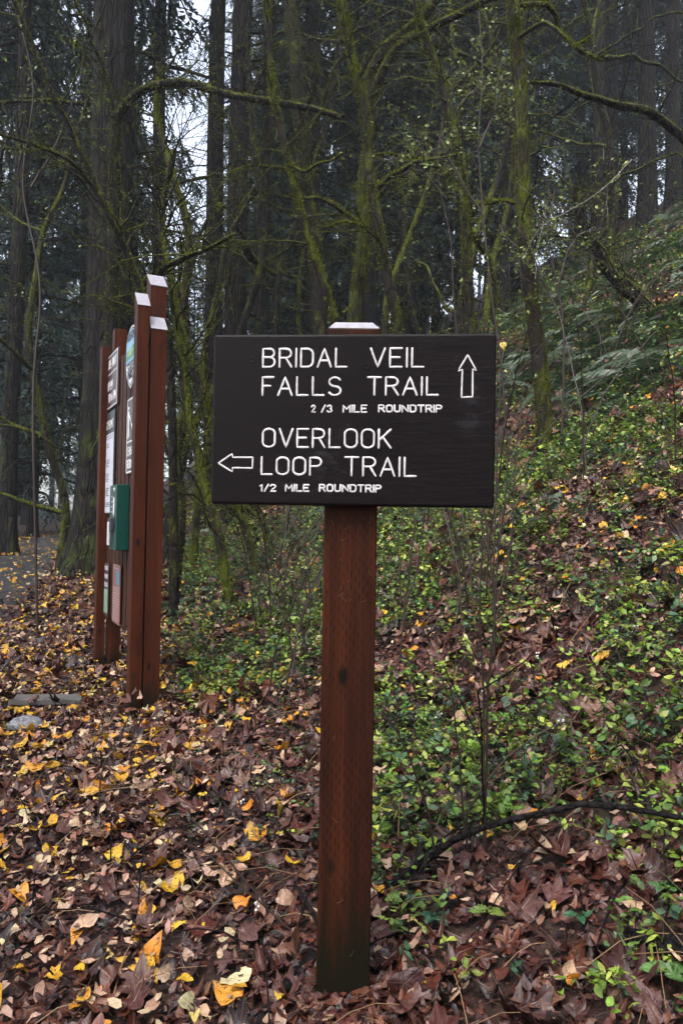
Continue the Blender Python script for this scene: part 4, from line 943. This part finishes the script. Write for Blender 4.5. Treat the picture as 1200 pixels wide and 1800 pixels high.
single_leaves('maple_leaf', mp, 190, 1.7, 4.6, .055, .085, BROWN, [3, 3, 3, 1.5, 2.5, 1.2], .55, .16, 'litter', lambda x, y: 1.0, .5, 12, .035)
def dens_stuff(tm, n, y0, y1, s0, s1, cols, wts, kk, curl=.45, tilt=.4, lift=.05):
    x, y = area(n, y0, y1, r, .47); rr = x / y
    keep = (r.rand(n) < np.clip(.30 + .70 * ssm(-.08, -.22, rr), 0, 1) * kk * np.where(dpath(x, y) < .84, .4, 1)) & clear(x, y); x, y = x[keep], y[keep]; n = len(x); nr_ = Hn(x, y)
    pos = np.stack([x, y, H(x, y) + np.where(dpath(x, y) < .84, .045, 0)], 1) + nr_ * (r.uniform(.5, 1, (n, 1)) * lift)
    return scatter(tm, pos, frames(nr_, np.abs(r.normal(0, 1, n)) * tilt, r), r.uniform(s0, s1, n), palette(n, r, cols, wts), curl, r)
joined('yellow_leaves', [dens_stuff(htf, 5600, 4.3, 22, .028, .06, YEL, YW, .95), dens_stuff(htf, 1500, 1.9, 6, .015, .03, YEL, YW, .6), dens_stuff(htf, 2600, 7, 18, .03, .055, YEL, YW, .8)], 'yellow', ground)
joined('slope_leaves', [litter('s', mpf, 2600, 4.5, 16, .04, .085, BROWN + [(.22, .10, .05)], BW + [3], .6, .7, .16, -.5), litter('t', htf, 2100, 4, 16, .02, .045, YEL + TAN, [3, 2, 3, 2, 3, 3, 2, 2], .6, .7, .16, -.5)], 'litter', ground)
joined('pale_leaves', [dens_stuff(htf, 3800, 4, 20, .025, .055, TAN, TW_, .8), dens_stuff(bit, 9000, 1.6, 8, .008, .03, TAN, TW_, .9), dens_stuff(htf, 900, 1.8, 6, .02, .045, TAN, TW_, .9)], 'litter', ground)

# fallen needles and straws
def straws(n, y0, y1, l0, l1, rad, lift):
    x, y = area(n, y0, y1, r); k = clear(x, y); x, y = x[k], y[k]; n = len(x); p0 = np.stack([x, y, H(x, y) + r.uniform(.01, lift, n)], 1)
    a = r.uniform(0, 6.28, n); L = r.uniform(l0, l1, n); d = np.stack([np.cos(a), np.sin(a), r.normal(.02, .14, n)], 1); s_ = np.linspace(0, 1, 4)
    q = p0[:, None] + d[:, None] * L[:, None, None] * s_[None, :, None]; q[..., 2] += (np.sin(s_ * PI)[None] * L[:, None] * .12) + (H(q[..., 0].ravel(), q[..., 1].ravel()).reshape(n, 4) - H(x, y)[:, None])
    return tubes(q, np.full((n, 4), rad) * r.uniform(.6, 1.4, (n, 1)), 3)
tag(link('fallen_needles', mesh_np('fallen_needles', *straws(5000, 1.3, 5.5, .03, .09, .0009, .05)), M['stem']), kind='stuff').parent = ground
tag(link('dry_straws', mesh_np('dry_straws', *straws(420, 1.5, 6, .10, .35, .0013, .07)), M['straw']), kind='stuff').parent = ground
tag(link('fallen_twigs', mesh_np('fallen_twigs', *straws(500, 1.5, 8, .12, .5, .0026, .06)), M['wet']), kind='stuff').parent = ground

# ------------------------------------------------------------------ green ground cover
GRN = [(.21, .34, .04), (.12, .23, .045), (.06, .14, .06), (.34, .42, .07), (.030, .065, .03)]
def sprigs(n, y0, y1, h0, h1, npair, s0, s1, tm, wts, thr=.25, dmul=1.0, gf=green):
    x, y = area(n, y0, y1, r); g = gf(x, y); k = clear(x, y) & (g > thr * r.rand(n) + .05) & (r.rand(n) < g * dmul + .05) & (dpath(x, y) > 1.0) & (np.hypot(x - SX, y - SY) > .2)
    x, y = x[k], y[k]; n = len(x); hg = r.uniform(h0, h1, n); a = r.uniform(0, 6.28, n); ln = r.uniform(.2, .9, n)
    s_ = np.linspace(0, 1, 5); up = np.stack([np.cos(a) * ln, np.sin(a) * ln, np.ones(n)], 1)
    q = np.stack([x, y, H(x, y) - .01], 1)[:, None] + up[:, None] * (s_[None, :, None] * hg[:, None, None]); q[..., 2] -= (s_ ** 2)[None] * (hg * ln * .45)[:, None]
    st = tubes(q, np.linspace(.0022, .0010, 5)[None] * np.ones((n, 1)), 3)
    base = palette(n, r, GRN, wts, .3); P_, N_, C_, S_ = [], [], [], []
    for j in range(npair * 2):
        u = .25 + .75 * (j // 2 + 1) / npair * r.uniform(.85, 1, n); i = np.minimum((u * 4).astype(int), 3); f_ = (u * 4 - i)[:, None]; f_ = np.clip(f_, 0, 1)
        c = q[np.arange(n), i] * (1 - f_) + q[np.arange(n), i + 1] * f_; sd_ = r.uniform(0, 6.28, n); off = np.stack([np.cos(sd_), np.sin(sd_), r.uniform(-.1, .3, n)], 1) * s1 * 1.1
        P_.append(c + off); N_.append(np.tile([0, 0, 1.], (n, 1))); C_.append(base * r.uniform(.75, 1.25, (n, 1))); S_.append(r.uniform(s0, s1, n))
    P_, N_, C_, S_ = map(np.concatenate, (P_, N_, C_, S_))
    return scatter(tm, P_, frames(N_, np.full(len(P_), .45), r), S_, C_, .3, r), st
small = fan_tmpl(np.array([(0, -.9), (.5, -.4), (.55, .2), (.25, .75), (0, 1), (-.25, .75), (-.55, .2), (-.5, -.4)])); tiny = fan_tmpl(np.array([(0, -.8), (.5, 0), (0, 1), (-.5, 0)]))
def lowleft(x, y):
    rr = x / y; n = fbm(x * 2.3 + 1, y * 2.3 + 4, 3); return ssm(-.26, -.14, rr) * ssm(2.2, 2.8, y) * (1 - ssm(.0, .06, rr)) * ssm(.36, .50, n)
def lowright(x, y):
    rr = x / y; n = fbm(x * 2.1 + 11, y * 2.1 + 14, 3); return .8 * ssm(-.02, .05, rr) * ssm(1.7, 1.9, y) * ssm(.33, .50, n)
L_, S_ = [], []
for a_ in (sprigs(3600, 2.6, 6.5, .05, .26, 4, .013, .027, small, [4, 3, 2, 3, 1]), sprigs(9000, 2.6, 8, .03, .13, 4, .008, .017, small, [3, 4, 3, 2, 2]),
           sprigs(11000, 6, 13, .06, .35, 4, .015, .032, small, [3, 4, 3, 3, 2]), sprigs(4500, 12, 26, .15, .6, 4, .03, .06, tiny, [2, 4, 3, 2, 3]),
           sprigs(3600, 1.75, 3.6, .04, .16, 3, .009, .021, small, [4, 3, 3, 3, 1], .1, .55, lowright), sprigs(2600, 2.5, 5.4, .03, .11, 4, .006, .014, small, [2, 3, 4, 1, 2], .1, .7, lowleft), sprigs(6000, 2.3, 5.5, .02, .07, 4, .004, .009, tiny, [1, 3, 5, .3, 2], .2, 1.0, lowleft), sprigs(9000, 2.6, 8, .02, .08, 4, .004, .010, tiny, [1, 3, 5, .3, 2])):
    L_.append(a_[0]); S_.append(a_[1])
joined('undergrowth', L_, 'green')
tag(link('undergrowth_stems', mesh_np('undergrowth_stems', *cat_meshes(S_)), M['stem']), kind='stuff')
# grass
x, y = area(1500, 1.9, 7, r); k = (r.rand(1500) < .25 + green(x, y)) & clear(x, y) & (x / y > -.15) & (fbm(x * 3, y * 3, 2) > .44); x, y = x[k], y[k]; n = len(x)
a = r.uniform(0, 6.28, n); L = r.uniform(.06, .22, n); s_ = np.linspace(0, 1, 5); q = np.stack([x, y, H(x, y)], 1)[:, None] + np.stack([np.cos(a)[:, None] * s_ ** 1.6 * L[:, None] * .8, np.sin(a)[:, None] * s_ ** 1.6 * L[:, None] * .8, (s_ - .35 * s_ ** 2)[None] * L[:, None]], 2)
M['grass'] = plain('grass_blade', (.07, .13, .025), .5)
tag(link('grass', mesh_np('grass', *tubes(q, np.linspace(.0013, .0004, 5)[None] * np.ones((n, 1)), 3)), M['grass']), kind='stuff')

# ------------------------------------------------------------------ ferns
def frond_mesh(seed, n=24):
    rr = np.random.RandomState(seed); s_ = np.linspace(0, 1, n); X = s_ * (1 - .12 * s_ ** 2); Z = .42 * s_ - .62 * s_ ** 2.2; Yb = .06 * np.sin(s_ * 2 + seed)
    c = np.stack([X, Yb, Z], 1); V, Cc = [], []
    for i in range(2, n):
        w_ = .17 * math.sin(PI * (.12 + .86 * (1 - s_[i]) ** .8)) + .01
        for sg in (-1, 1):
            d = np.array([.35, sg, -.25 + rr.normal(0, .12)]); d /= np.linalg.norm(d); tg = np.array([1, 0, .2])
            a_ = c[i] - tg * .016; b_ = c[i] + tg * .016; tip = c[i] + d * w_ * rr.uniform(.85, 1.1); m_ = c[i] + d * w_ * .6
            V += [a_, b_, m_ + tg * .012, tip, m_ - tg * .012]; Cc += [rr.uniform(.8, 1.2)] * 5
    k = len(V) // 5; Fq = np.concatenate([np.array([[0, 1, 2], [0, 2, 4], [4, 2, 3]]) + 5 * i for i in range(k)])
    rv, rf = tubes(c[None], np.linspace(.008, .002, n)[None], 3); rf3 = np.vstack([rf[:, [0, 1, 2]], rf[:, [0, 2, 3]]]) + len(V)
    col = np.vstack([np.array(Cc)[:, None] * np.array([[.040, .080, .032]]), np.tile([[.06, .05, .02]], (len(rv), 1))])
    me = mesh_np('frond', np.vstack([V, rv]), np.vstack([Fq, rf3]), col); me.materials.append(M['green']); return me
FR = [frond_mesh(i) for i in range(4)]
FERNS = []
def fern(x, y, sc, label, group):
    o = empty('sword_fern', (x, y, Hs(x, y) - .02), label, 'fern', group, False); nf = r.randint(8, 12); nn = Hn(np.array([x]), np.array([y]))[0]
    o.rotation_euler = (-nn[1] * .7, nn[0] * .7, 0)
    for i in range(nf):
        f = bpy.data.objects.new('frond', FR[r.randint(4)]); C.objects.link(f); f.parent = o; s_ = sc * r.uniform(.7, 1.1); f.scale = (s_, s_, s_ * r.uniform(.8, 1.4)); f.rotation_euler = (r.normal(0, .15), r.uniform(-.5, .1), i * 6.283 / nf + r.uniform(-.3, .3))
def fern_px(px, py, sc, label): q = G(px, py); fern(q.x, q.y, sc, label, None)
fern_px(985, 905, .42, 'spreading green fern low on the leafy slope, below the tall mossy trunk')
fern_px(915, 800, .40, 'green fern just left of the foot of the tall mossy trunk')
fern_px(700, 930, .42, 'green fern partly hidden behind the board\'s bottom edge right of the post')
fern_px(545, 950, .45, 'pale green fern behind the post, just left of it')
k = 0
while k < 165:
    y = r.uniform(7.2, 21); x = y * r.uniform(.17, .52)
    if H0(x, y) < 2.0 + .0 * y or (H0(x, y) - 1.26) / y < .17: continue
    fern(x, y, r.uniform(.55, .95), 'sword fern drooping among many others on the steep slope', 'sword ferns covering the upper slope'); k += 1
k = 0
while k < 26:
    y = r.uniform(8, 16); x = y * r.uniform(-.22, .16)
    if dpath(x, y) < 1.6: continue
    fern(x, y, r.uniform(.4, .7), 'small fern in the brush at the foot of the background trees', 'small ferns at the foot of the background trees'); k += 1

# ------------------------------------------------------------------ bare shrubs, saplings
def shrub(name, label, stems, Y, r0, seed, n1=8, L1=.3, leaves=0, lsz=.012, lcol=((.16, .24, .05), (.25, .30, .07)), group=None, gf=True, cat='shrub', m='stem', wob=.006):
    rr = np.random.RandomState(seed); o = None; TW, TR, LP = [], [], []
    for k, st in enumerate(stems):
        pts = PX(st, Y, None, gf and k == 0) if isinstance(st[0], tuple) and len(st[0]) == 2 else st
        if o is None: o = empty(name, tuple(pts[0]), label, cat, group)
        v, f, p, rad = stem_mesh(pts, r0, r0 * .45, rr, 6, wob); link('stem', mesh_np('stem', v, f), M[m], o)
        bp, br = twig_set(p, rad, rr, n1, L1, 2, rmax=.003); br = [b_ * .55 for b_ in br]; TW += bp; TR += br
        for q in bp: LP += [q[i] for i in range(2, 8)]
    if n1: tag(link('twigs', mesh_np('twigs', *tubes(TW, TR, 3)), M[m], o), kind='stuff')
    if leaves:
        LP = np.array(LP); i = rr.randint(0, len(LP), leaves); pos = LP[i] + rr.normal(0, lsz * 1.1, (leaves, 3)); nr_ = np.tile([0, 0, 1.], (leaves, 1))
        v, f, c = scatter(small, pos, frames(nr_, np.full(leaves, .6), rr), rr.uniform(.6, 1.2, leaves) * lsz, palette(leaves, rr, lcol, [1] * len(lcol)), .3, rr)
        tag(link('leaves', mesh_np('leaves', v, f, c), M['green'], o), kind='stuff')
    return o
shrub('bare_shrub', 'dark many-stemmed bare shrub beside the sign post, fallen branch behind it',
      [[(842, 1700), (850, 1540), (848, 1400), (851, 1200), (842, 1020), (847, 900)], [(845, 1690), (850, 1500), (858, 1300), (856, 1170), (872, 1030), (887, 900), (896, 770)],
       [(840, 1690), (828, 1480), (816, 1440), (870, 1355), (950, 1290), (1010, 1262)], [(838, 1700), (780, 1560), (742, 1400), (700, 1290), (662, 1235)],
       [(846, 1690), (830, 1560), (812, 1400), (800, 1300), (790, 1200)], [(846, 1640), (900, 1560), (950, 1470), (1000, 1330)], [(842, 1600), (870, 1540), (930, 1600), (965, 1665)]], 2.55, .0052, 51, 9, .22)
shrub('bare_shrub', 'thin dark stems in the greenery right of the board, one yellow leaf on top', [[(872, 1060), (868, 900), (876, 760), (880, 640), (884, 600)], [(870, 1050), (850, 900), (846, 760), (842, 560)], [(872, 1060), (900, 950), (905, 820), (915, 700)]], 3.9, .006, 52, 8, .3)
shrub('bare_shrub', 'wiry bare shrub left of the sign post in front of the green brush', [[(530, 1150), (500, 1080), (440, 1000), (395, 930), (380, 900)], [(540, 1150), (520, 1060), (500, 980), (470, 900)], [(528, 1150), (545, 1060), (540, 960)]], 4.6, .006, 53, 9, .4)
shrub('bare_shrub', 'slim upright stems right behind the sign post under the board', [[(700, 1060), (722, 980), (726, 880), (720, 700)], [(705, 1060), (700, 960), (708, 880)], [(712, 1060), (735, 990), (745, 890)]], 4.4, .006, 54, 7, .3)
shrub('fallen_twig', 'thin dark twig arching over the litter from the wet branch left of the post', [[(556, 1690), (520, 1640), (470, 1595), (410, 1545), (360, 1500), (320, 1475)], [(470, 1595), (440, 1560), (350, 1450), (300, 1430)]], 2.35, .0040, 55, 5, .15, gf=False, cat='twig')
shrub('upright_twig', 'single dark upright twig in the litter in front of the kiosk posts', [[(172, 1405), (180, 1360), (205, 1310), (222, 1275), (228, 1245)]], 3.25, .0045, 56, 2, .12, cat='twig')
shrub('leafy_sapling', 'slender sapling with sparse small yellow-green leaves left of the tall mossy trunk', [[(880, 640), (862, 500), (850, 380), (840, 260), (846, 120), (840, 20)], [(850, 380), (800, 300), (770, 240)], [(842, 260), (870, 190), (880, 100)]], 7.6, .012, 57, 26, .75, 900, .024)
shrub('leafy_sapling', 'small-leaved sapling arching over the ferns right of the tall mossy trunk', [[(985, 720), (990, 600), (980, 500), (960, 420), (975, 330)], [(980, 500), (1010, 420), (1060, 400)], [(985, 560), (940, 460), (925, 410)]], 6.6, .010, 58, 20, .6, 620, .020)
shrub('leafy_sapling', 'loose pale-leaved sapling by the upper middle of the photo', [[(800, 560), (790, 420), (770, 300), (780, 180)], [(785, 350), (740, 300), (700, 310)], [(775, 240), (820, 170), (860, 140)]], 11, .014, 59, 22, .9, 700, .026)
shrub('leafy_sapling', 'thin leafy sapling among the twigs at the top left corner', [[(60, 700), (70, 500), (40, 330), (60, 160), (30, 10)], [(55, 330), (110, 230), (150, 100)]], 7.2, .013, 60, 22, .8, 350, .020)
M['vine'] = plain('pale_vine', (.30, .28, .26), .55)
for k, (st, Y, lab) in enumerate((([(1110, 280), (1060, 330), (1000, 370), (950, 400), (920, 450)], 6.6, 'long pale twig slanting across the fern slope'),
                              ([(940, 490), (945, 440), (952, 400), (958, 360)], 6.9, 'short pale vine close to the tall mossy trunk'))):
    o = shrub('hanging_vine', lab, [st], Y, .0032, 70 + k, 6, .35, gf=False, cat='vine', m='vine')
dk = ['behind the kiosk', 'under the board, left part', 'at the foot of the fern slope', 'beside the small ferns', 'on the leafy slope', 'at the right edge', 'among the yellow leaves uphill', 'by the leaning mossy stems', 'below the tall mossy trunk', 'above the fallen branch', 'near the dark bowed trunk', 'between post and slope', 'at the foot of the far trunks', 'right of the green fern']
for k in range(14):
    rr = np.random.RandomState(600 + k); y = rr.uniform(4.2, 10); x = y * rr.uniform(-.14, .44); sts = []
    for j in range(rr.randint(3, 6)):
        a = rr.uniform(0, 6.28); h = rr.uniform(.7, 1.9); b_ = Vector((x + rr.normal(0, .08), y + rr.normal(0, .08), Hs(x, y) - .05)); sts.append([b_, b_ + Vector((math.cos(a) * .1 * h, math.sin(a) * .1 * h, h * .4)), b_ + Vector((math.cos(a) * .3 * h, math.sin(a) * .3 * h, h * .75)), b_ + Vector((math.cos(a) * .55 * h, math.sin(a) * .5 * h, h))])
    shrub('bare_shrub', 'bare thin-stemmed shrub in the undergrowth', sts, y, .006, 620 + k, 7, .45, 60 if k % 2 else 0, .016, group='bare shrubs in the undergrowth')

# ------------------------------------------------------------------ branches, rock, slab, brambles
def ground_pts(pts, off):
    out = []
    for x, y in pts: q = G(x, y); out.append(q + Vector((0, 0, off)))
    return out
def PG(px, py, lift):
    q = G(px, py); c = Vector((0, 0, CAM_Z)); return c + (q - c) * (1 - lift)
def branch(name, label, pts, r0, r1, seed, m='wet', S=10, n=3):
    o = empty(name, tuple(pts[0]), label, 'branch'); rr = np.random.RandomState(seed); v, f, p, rad = stem_mesh(pts, r0, r1, rr, S, .009); link('limb', mesh_np('limb', v, f), M[m], o)
    bp, br = twig_set(p, rad, rr, n, .25, 2, rmax=.004)
    for q, b_ in list(zip(bp, br))[:n]: link('side_twig', mesh_np('side_twig', *tubes([q], [b_], 4)), M[m], o)
    return o
branch('fallen_branch', 'long wet dark branch arching over the ground cover right of the post', [PG(640, 1604, .0), PG(690, 1550, .02), PG(745, 1510, .045), PG(800, 1480, .065), PG(870, 1454, .08), PG(950, 1430, .085), PG(1040, 1415, .075), PG(1120, 1421, .055), PG(1215, 1446, .03)], .0135, .0085, 5, n=11)
branch('fallen_log', 'charred-looking short log end lying in the litter at the lower right edge', [G(1095, 1668) + Vector((0, 0, .03)), G(1150, 1685) + Vector((0, 0, .03)), G(1230, 1700) + Vector((0, 0, .035))], .022, .03, 6, S=14, n=1)
branch('fallen_branch', 'wet lichen-flecked branch lying left of the foot of the post', [G(450, 1820) + Vector((0, 0, .01)), G(485, 1765) + Vector((0, 0, .015)), G(520, 1720) + Vector((0, 0, .015)), G(562, 1685) + Vector((0, 0, .01))], .014, .017, 7, n=2)
branch('fallen_stick', 'mossy dark stick half buried in the leaves in front of the kiosk', ground_pts([(30, 1405), (100, 1407), (175, 1402), (250, 1398), (335, 1393)], .012), .018, .014, 8, n=2)
branch('fallen_stick', 'thin dark stick lying at the left edge', ground_pts([(-20, 1525), (40, 1510), (90, 1497)], .012), .013, .007, 9, n=1)
m, t, b = new_mat('speckled_granite'); n_ = noise(t, coords(t), 60, 5, .8); setb(b, t, col=ramp(t, n_, [(.38, (.03, .03, .035)), (.62, (.26, .27, .29))]), rough=.6); bump(t, n_, .7, .01, b)
def rock(name, label, px, py, sx, sy, sz, rz, mm, seed):
    q = G(px, py); th, ph = np.meshgrid(np.linspace(0, 2 * PI, 28, endpoint=False), np.linspace(-PI / 2, PI / 2, 16), indexing='ij'); d = np.stack([np.cos(ph) * np.cos(th), np.cos(ph) * np.sin(th), np.sin(ph)], -1)
    k = 1 + .5 * (fbm(d[..., 0] * 1.6 + seed + d[..., 2], d[..., 1] * 1.6 + d[..., 2] * 1.3, 4) - .45); v = (d * k[..., None] * np.array([sx, sy, sz])).reshape(-1, 3); i = np.arange(28 * 16).reshape(28, 16); j = np.roll(i, -1, 0)
    q.z += sz * .75; o = link(name, mesh_np(name, v, np.stack([i[:, :-1], j[:, :-1], j[:, 1:], i[:, 1:]], -1).reshape(-1, 4)), mm); o.location = q; o.rotation_euler.z = rz; return tag(o, label, 'rock')
rock('grey_rock', 'rounded speckled grey rock in the litter at the left edge', 45, 1287, .105, .07, .05, .3, m, 3)
rock('dark_stone', 'small dark stone in the green ground cover right of the post', 762, 1375, .05, .04, .03, .8, M['wet'], 9)
q = G(82, 1243); sl = MB(); sl.box((0, 0, .012), .44, .16, .04); o = sl.build('stone_slab', plain('grey_slab', (.10, .095, .09), .6), None, .006); o.location = q + Vector((0, 0, .035)); o.rotation_euler = (0, .03, math.radians(13)); tag(o, 'flat grey slab sunk in the litter beside the rock', 'slab')
# bramble sprays with large leaves
SB = leaf_tmpl(SERR)
def bramble(px, py, sz, label, n=3, col=((.055, .15, .035),), gy_=None, hgt=.05):
    q = G(px, py); o = empty('bramble_sprig', tuple(q), label, 'plant'); rr = np.random.RandomState(int(px)); WORLDP.add(o.name)
    top = q + Vector((0, 0, hgt)); st = tubes([[tuple(q), tuple(q.lerp(top, .5) + Vector((.01, 0, 0))), tuple(top)]], [[.0016, .0014, .001]], 4); link('stem', mesh_np('stem', *st), M['stem'], o)
    for k in range(n):
        a = math.radians(-90 + (k - (n - 1) / 2) * (300 / n)) + rr.uniform(-.2, .2); d = np.array([math.cos(a), math.sin(a), -.15]); d /= np.linalg.norm(d); nn = np.array([0, -.25, 1]) - d * np.dot(d, [0, -.25, 1]); nn /= np.linalg.norm(nn)
        v, f, c = scatter(SB, np.array([np.array(top) + d * sz * .9]), (np.cross(d, nn)[None], d[None], nn[None]), np.array([sz]), palette(1, rr, col, [1] * len(col)), .35, rr, (.95, 1.1)); link('leaf', mesh_np('leaf', v, f, c), M['green'], o)
bramble(1172, 1740, .036, 'large serrated light green leaves at the lower right corner', 3, ((.10, .22, .05),))
bramble(1015, 1640, .022, 'small dark glossy serrated leaves beside the short log', 3, ((.025, .10, .035),))
bramble(765, 1640, .026, 'dark green serrated leaves right of the foot of the post', 4, ((.02, .075, .035),))
bramble(730, 1605, .022, 'grey-green veined leaflets by the post, above the dark serrated leaves', 5, ((.06, .12, .06),))
bramble(855, 1630, .030, 'pair of bright yellow-green leaves among the bare shrub stems', 2, ((.13, .20, .03),))
bramble(1165, 1590, .022, 'green leaf cluster hanging near the right edge above the log', 4, ((.07, .17, .04),))
bramble(615 + 210, 1745, .018, 'small yellow-green leaves low in front of the bare shrub', 2, ((.22, .26, .04),))
# white berries
WB = MB(); rb = np.random.RandomState(77); WBm = plain('white_berry', (.75, .74, .70), .4)
for k, (px, py) in enumerate(((944, 1172), (990, 1290), (428, 1432), (450, 1620), (850, 1235), (640, 1205), (770, 1280), (432, 1208), (1115, 1125), (845, 1490))):
    q = G(px, py); mb = MB()
    for j in range(5):
        c = q + Vector((rb.normal(0, .008), rb.normal(0, .008), .05 + rb.normal(0, .008)))
        th, ph = np.meshgrid(np.linspace(0, 2 * PI, 8, endpoint=False), np.linspace(-PI / 2, PI / 2, 6), indexing='ij'); v = np.stack([np.cos(ph) * np.cos(th), np.cos(ph) * np.sin(th), np.sin(ph)], -1).reshape(-1, 3) * .0045 + np.array(c)
        i = np.arange(48).reshape(8, 6); jn = np.roll(i, -1, 0); mb.add(v, np.stack([i[:, :-1], jn[:, :-1], jn[:, 1:], i[:, 1:]], -1).reshape(-1, 4), True)
    o = mb.build('berry_cluster', WBm); tag(o, None, None, None, 'stuff'); o.parent = ground
# yellow leaf caught on the twig beside the board
v, f, c = scatter(ht, np.array([tuple(P(884, 606, 3.9))]), (np.array([[1., 0, .2]]), np.array([[.2, -.3, -1.]]), np.array([[.1, -1., .3]])), np.array([.028]), np.array([[.66, .50, .10]]), .4, RS)
tag(link('clinging_leaf', mesh_np('clinging_leaf', v, f, c), M['yellow']), 'single yellow leaf caught on a stem right beside the board', 'leaf')
# wet maple leaf propped against the foot of the post
v, f, c = scatter(mp, np.array([tuple(G(712, 1762) + Vector((0, .0, .05)))]), (np.array([[.9, .1, .3]]), np.array([[.2, -.3, -.9]]), np.array([[-.2, -.95, .3]])), np.array([.085]), np.array([[.045, .014, .014]]), .5, np.random.RandomState(5))
tag(link('propped_leaf', mesh_np('propped_leaf', v, f, c), M['litter']), 'large dark red wet maple leaf leaning at the right foot of the post', 'leaf')

rn = np.random.RandomState(31); n = 16; zz = np.concatenate([rn.uniform(1.05, 1.28, 12), rn.uniform(.1, 1.0, 4)]); xx = rn.uniform(-.055, .055, n); a = rn.uniform(.3, 2.8, n); Ln = rn.uniform(.008, .024, n)
s_ = np.linspace(-.5, .5, 5)
q = np.stack([SX + xx[:, None] + s_[None] * (Ln * np.cos(a))[:, None], np.full((n, 5), SY - hw - .0012) - (xx[:, None] + s_[None] * (Ln * np.cos(a))[:, None]) * math.tan(-yaw), zz[:, None] + s_[None] * (Ln * np.sin(a))[:, None] + (s_ ** 2)[None] * .01], 2)
tag(link('stuck_needles', mesh_np('stuck_needles', *tubes(q, np.full((n, 5), .0004), 3)), M['straw'], sign), kind='stuff')
# screw heads on the kiosk posts
for (px, py) in ((283, 594), (274, 619), (272, 826), (276, 1012), (262, 1043), (271, 700), (246, 640)):
    c = hit(px, py, K(-.001, 0, 0), ka); mb = MB(); mb.prism([c + kb * (.0035 * math.cos(i * PI / 4)) + kup * (.0035 * math.sin(i * PI / 4)) for i in range(8)], ka * -.0015); mb.build('screw', M['ink'], kiosk)

# leaves gathered round the feet of the posts
rl = np.random.RandomState(44); fx, fy = [], []
for (cx, cy, rr0, n) in ((SX, SY, .10, 75), (K(.05, -.02, 0).x, K(.05, -.02, 0).y, .12, 60), (K(LN + .05, 0, 0).x, K(LN + .05, 0, 0).y, .12, 50)):
    a = rl.uniform(0, 6.28, n); d = rr0 + np.abs(rl.normal(0, .06, n)); fx.append(cx + np.cos(a) * d); fy.append(cy + np.sin(a) * d)
fx, fy = np.concatenate(fx), np.concatenate(fy); kp = ~((np.abs(fx - SX) < .10) & (fy < SY) & (fy > SY - .3)); fx, fy = fx[kp], fy[kp]; n = len(fx); nr_ = Hn(fx, fy)
n2 = 420; bx, by = SX + rl.uniform(-.10, .10, n2), SY - .06 - rl.uniform(0, .26, n2); nb = Hn(bx, by)
joined('gathered_leaves', [scatter(bit, np.stack([bx, by, H(bx, by) + rl.uniform(.006, .018, n2)], 1), frames(nb, np.full(n2, .2), rl), rl.uniform(.008, .03, n2), palette(n2, rl, BROWN + [(.3, .2, .12)], BW + [.8]), .5, rl),
    scatter(mp, np.stack([bx, by, H(bx, by) + .014], 1)[:9], frames(nb[:9], np.full(9, .12), rl), rl.uniform(.03, .05, 9), palette(9, rl, BROWN, BW), .35, rl),
    scatter(mp, np.stack([fx, fy, H(fx, fy) + rl.uniform(.0, .02, n)], 1), frames(nr_, np.abs(rl.normal(0, .45, n)), rl), rl.uniform(.03, .065, n), palette(n, rl, BROWN, BW), .6, rl)], 'litter', ground)
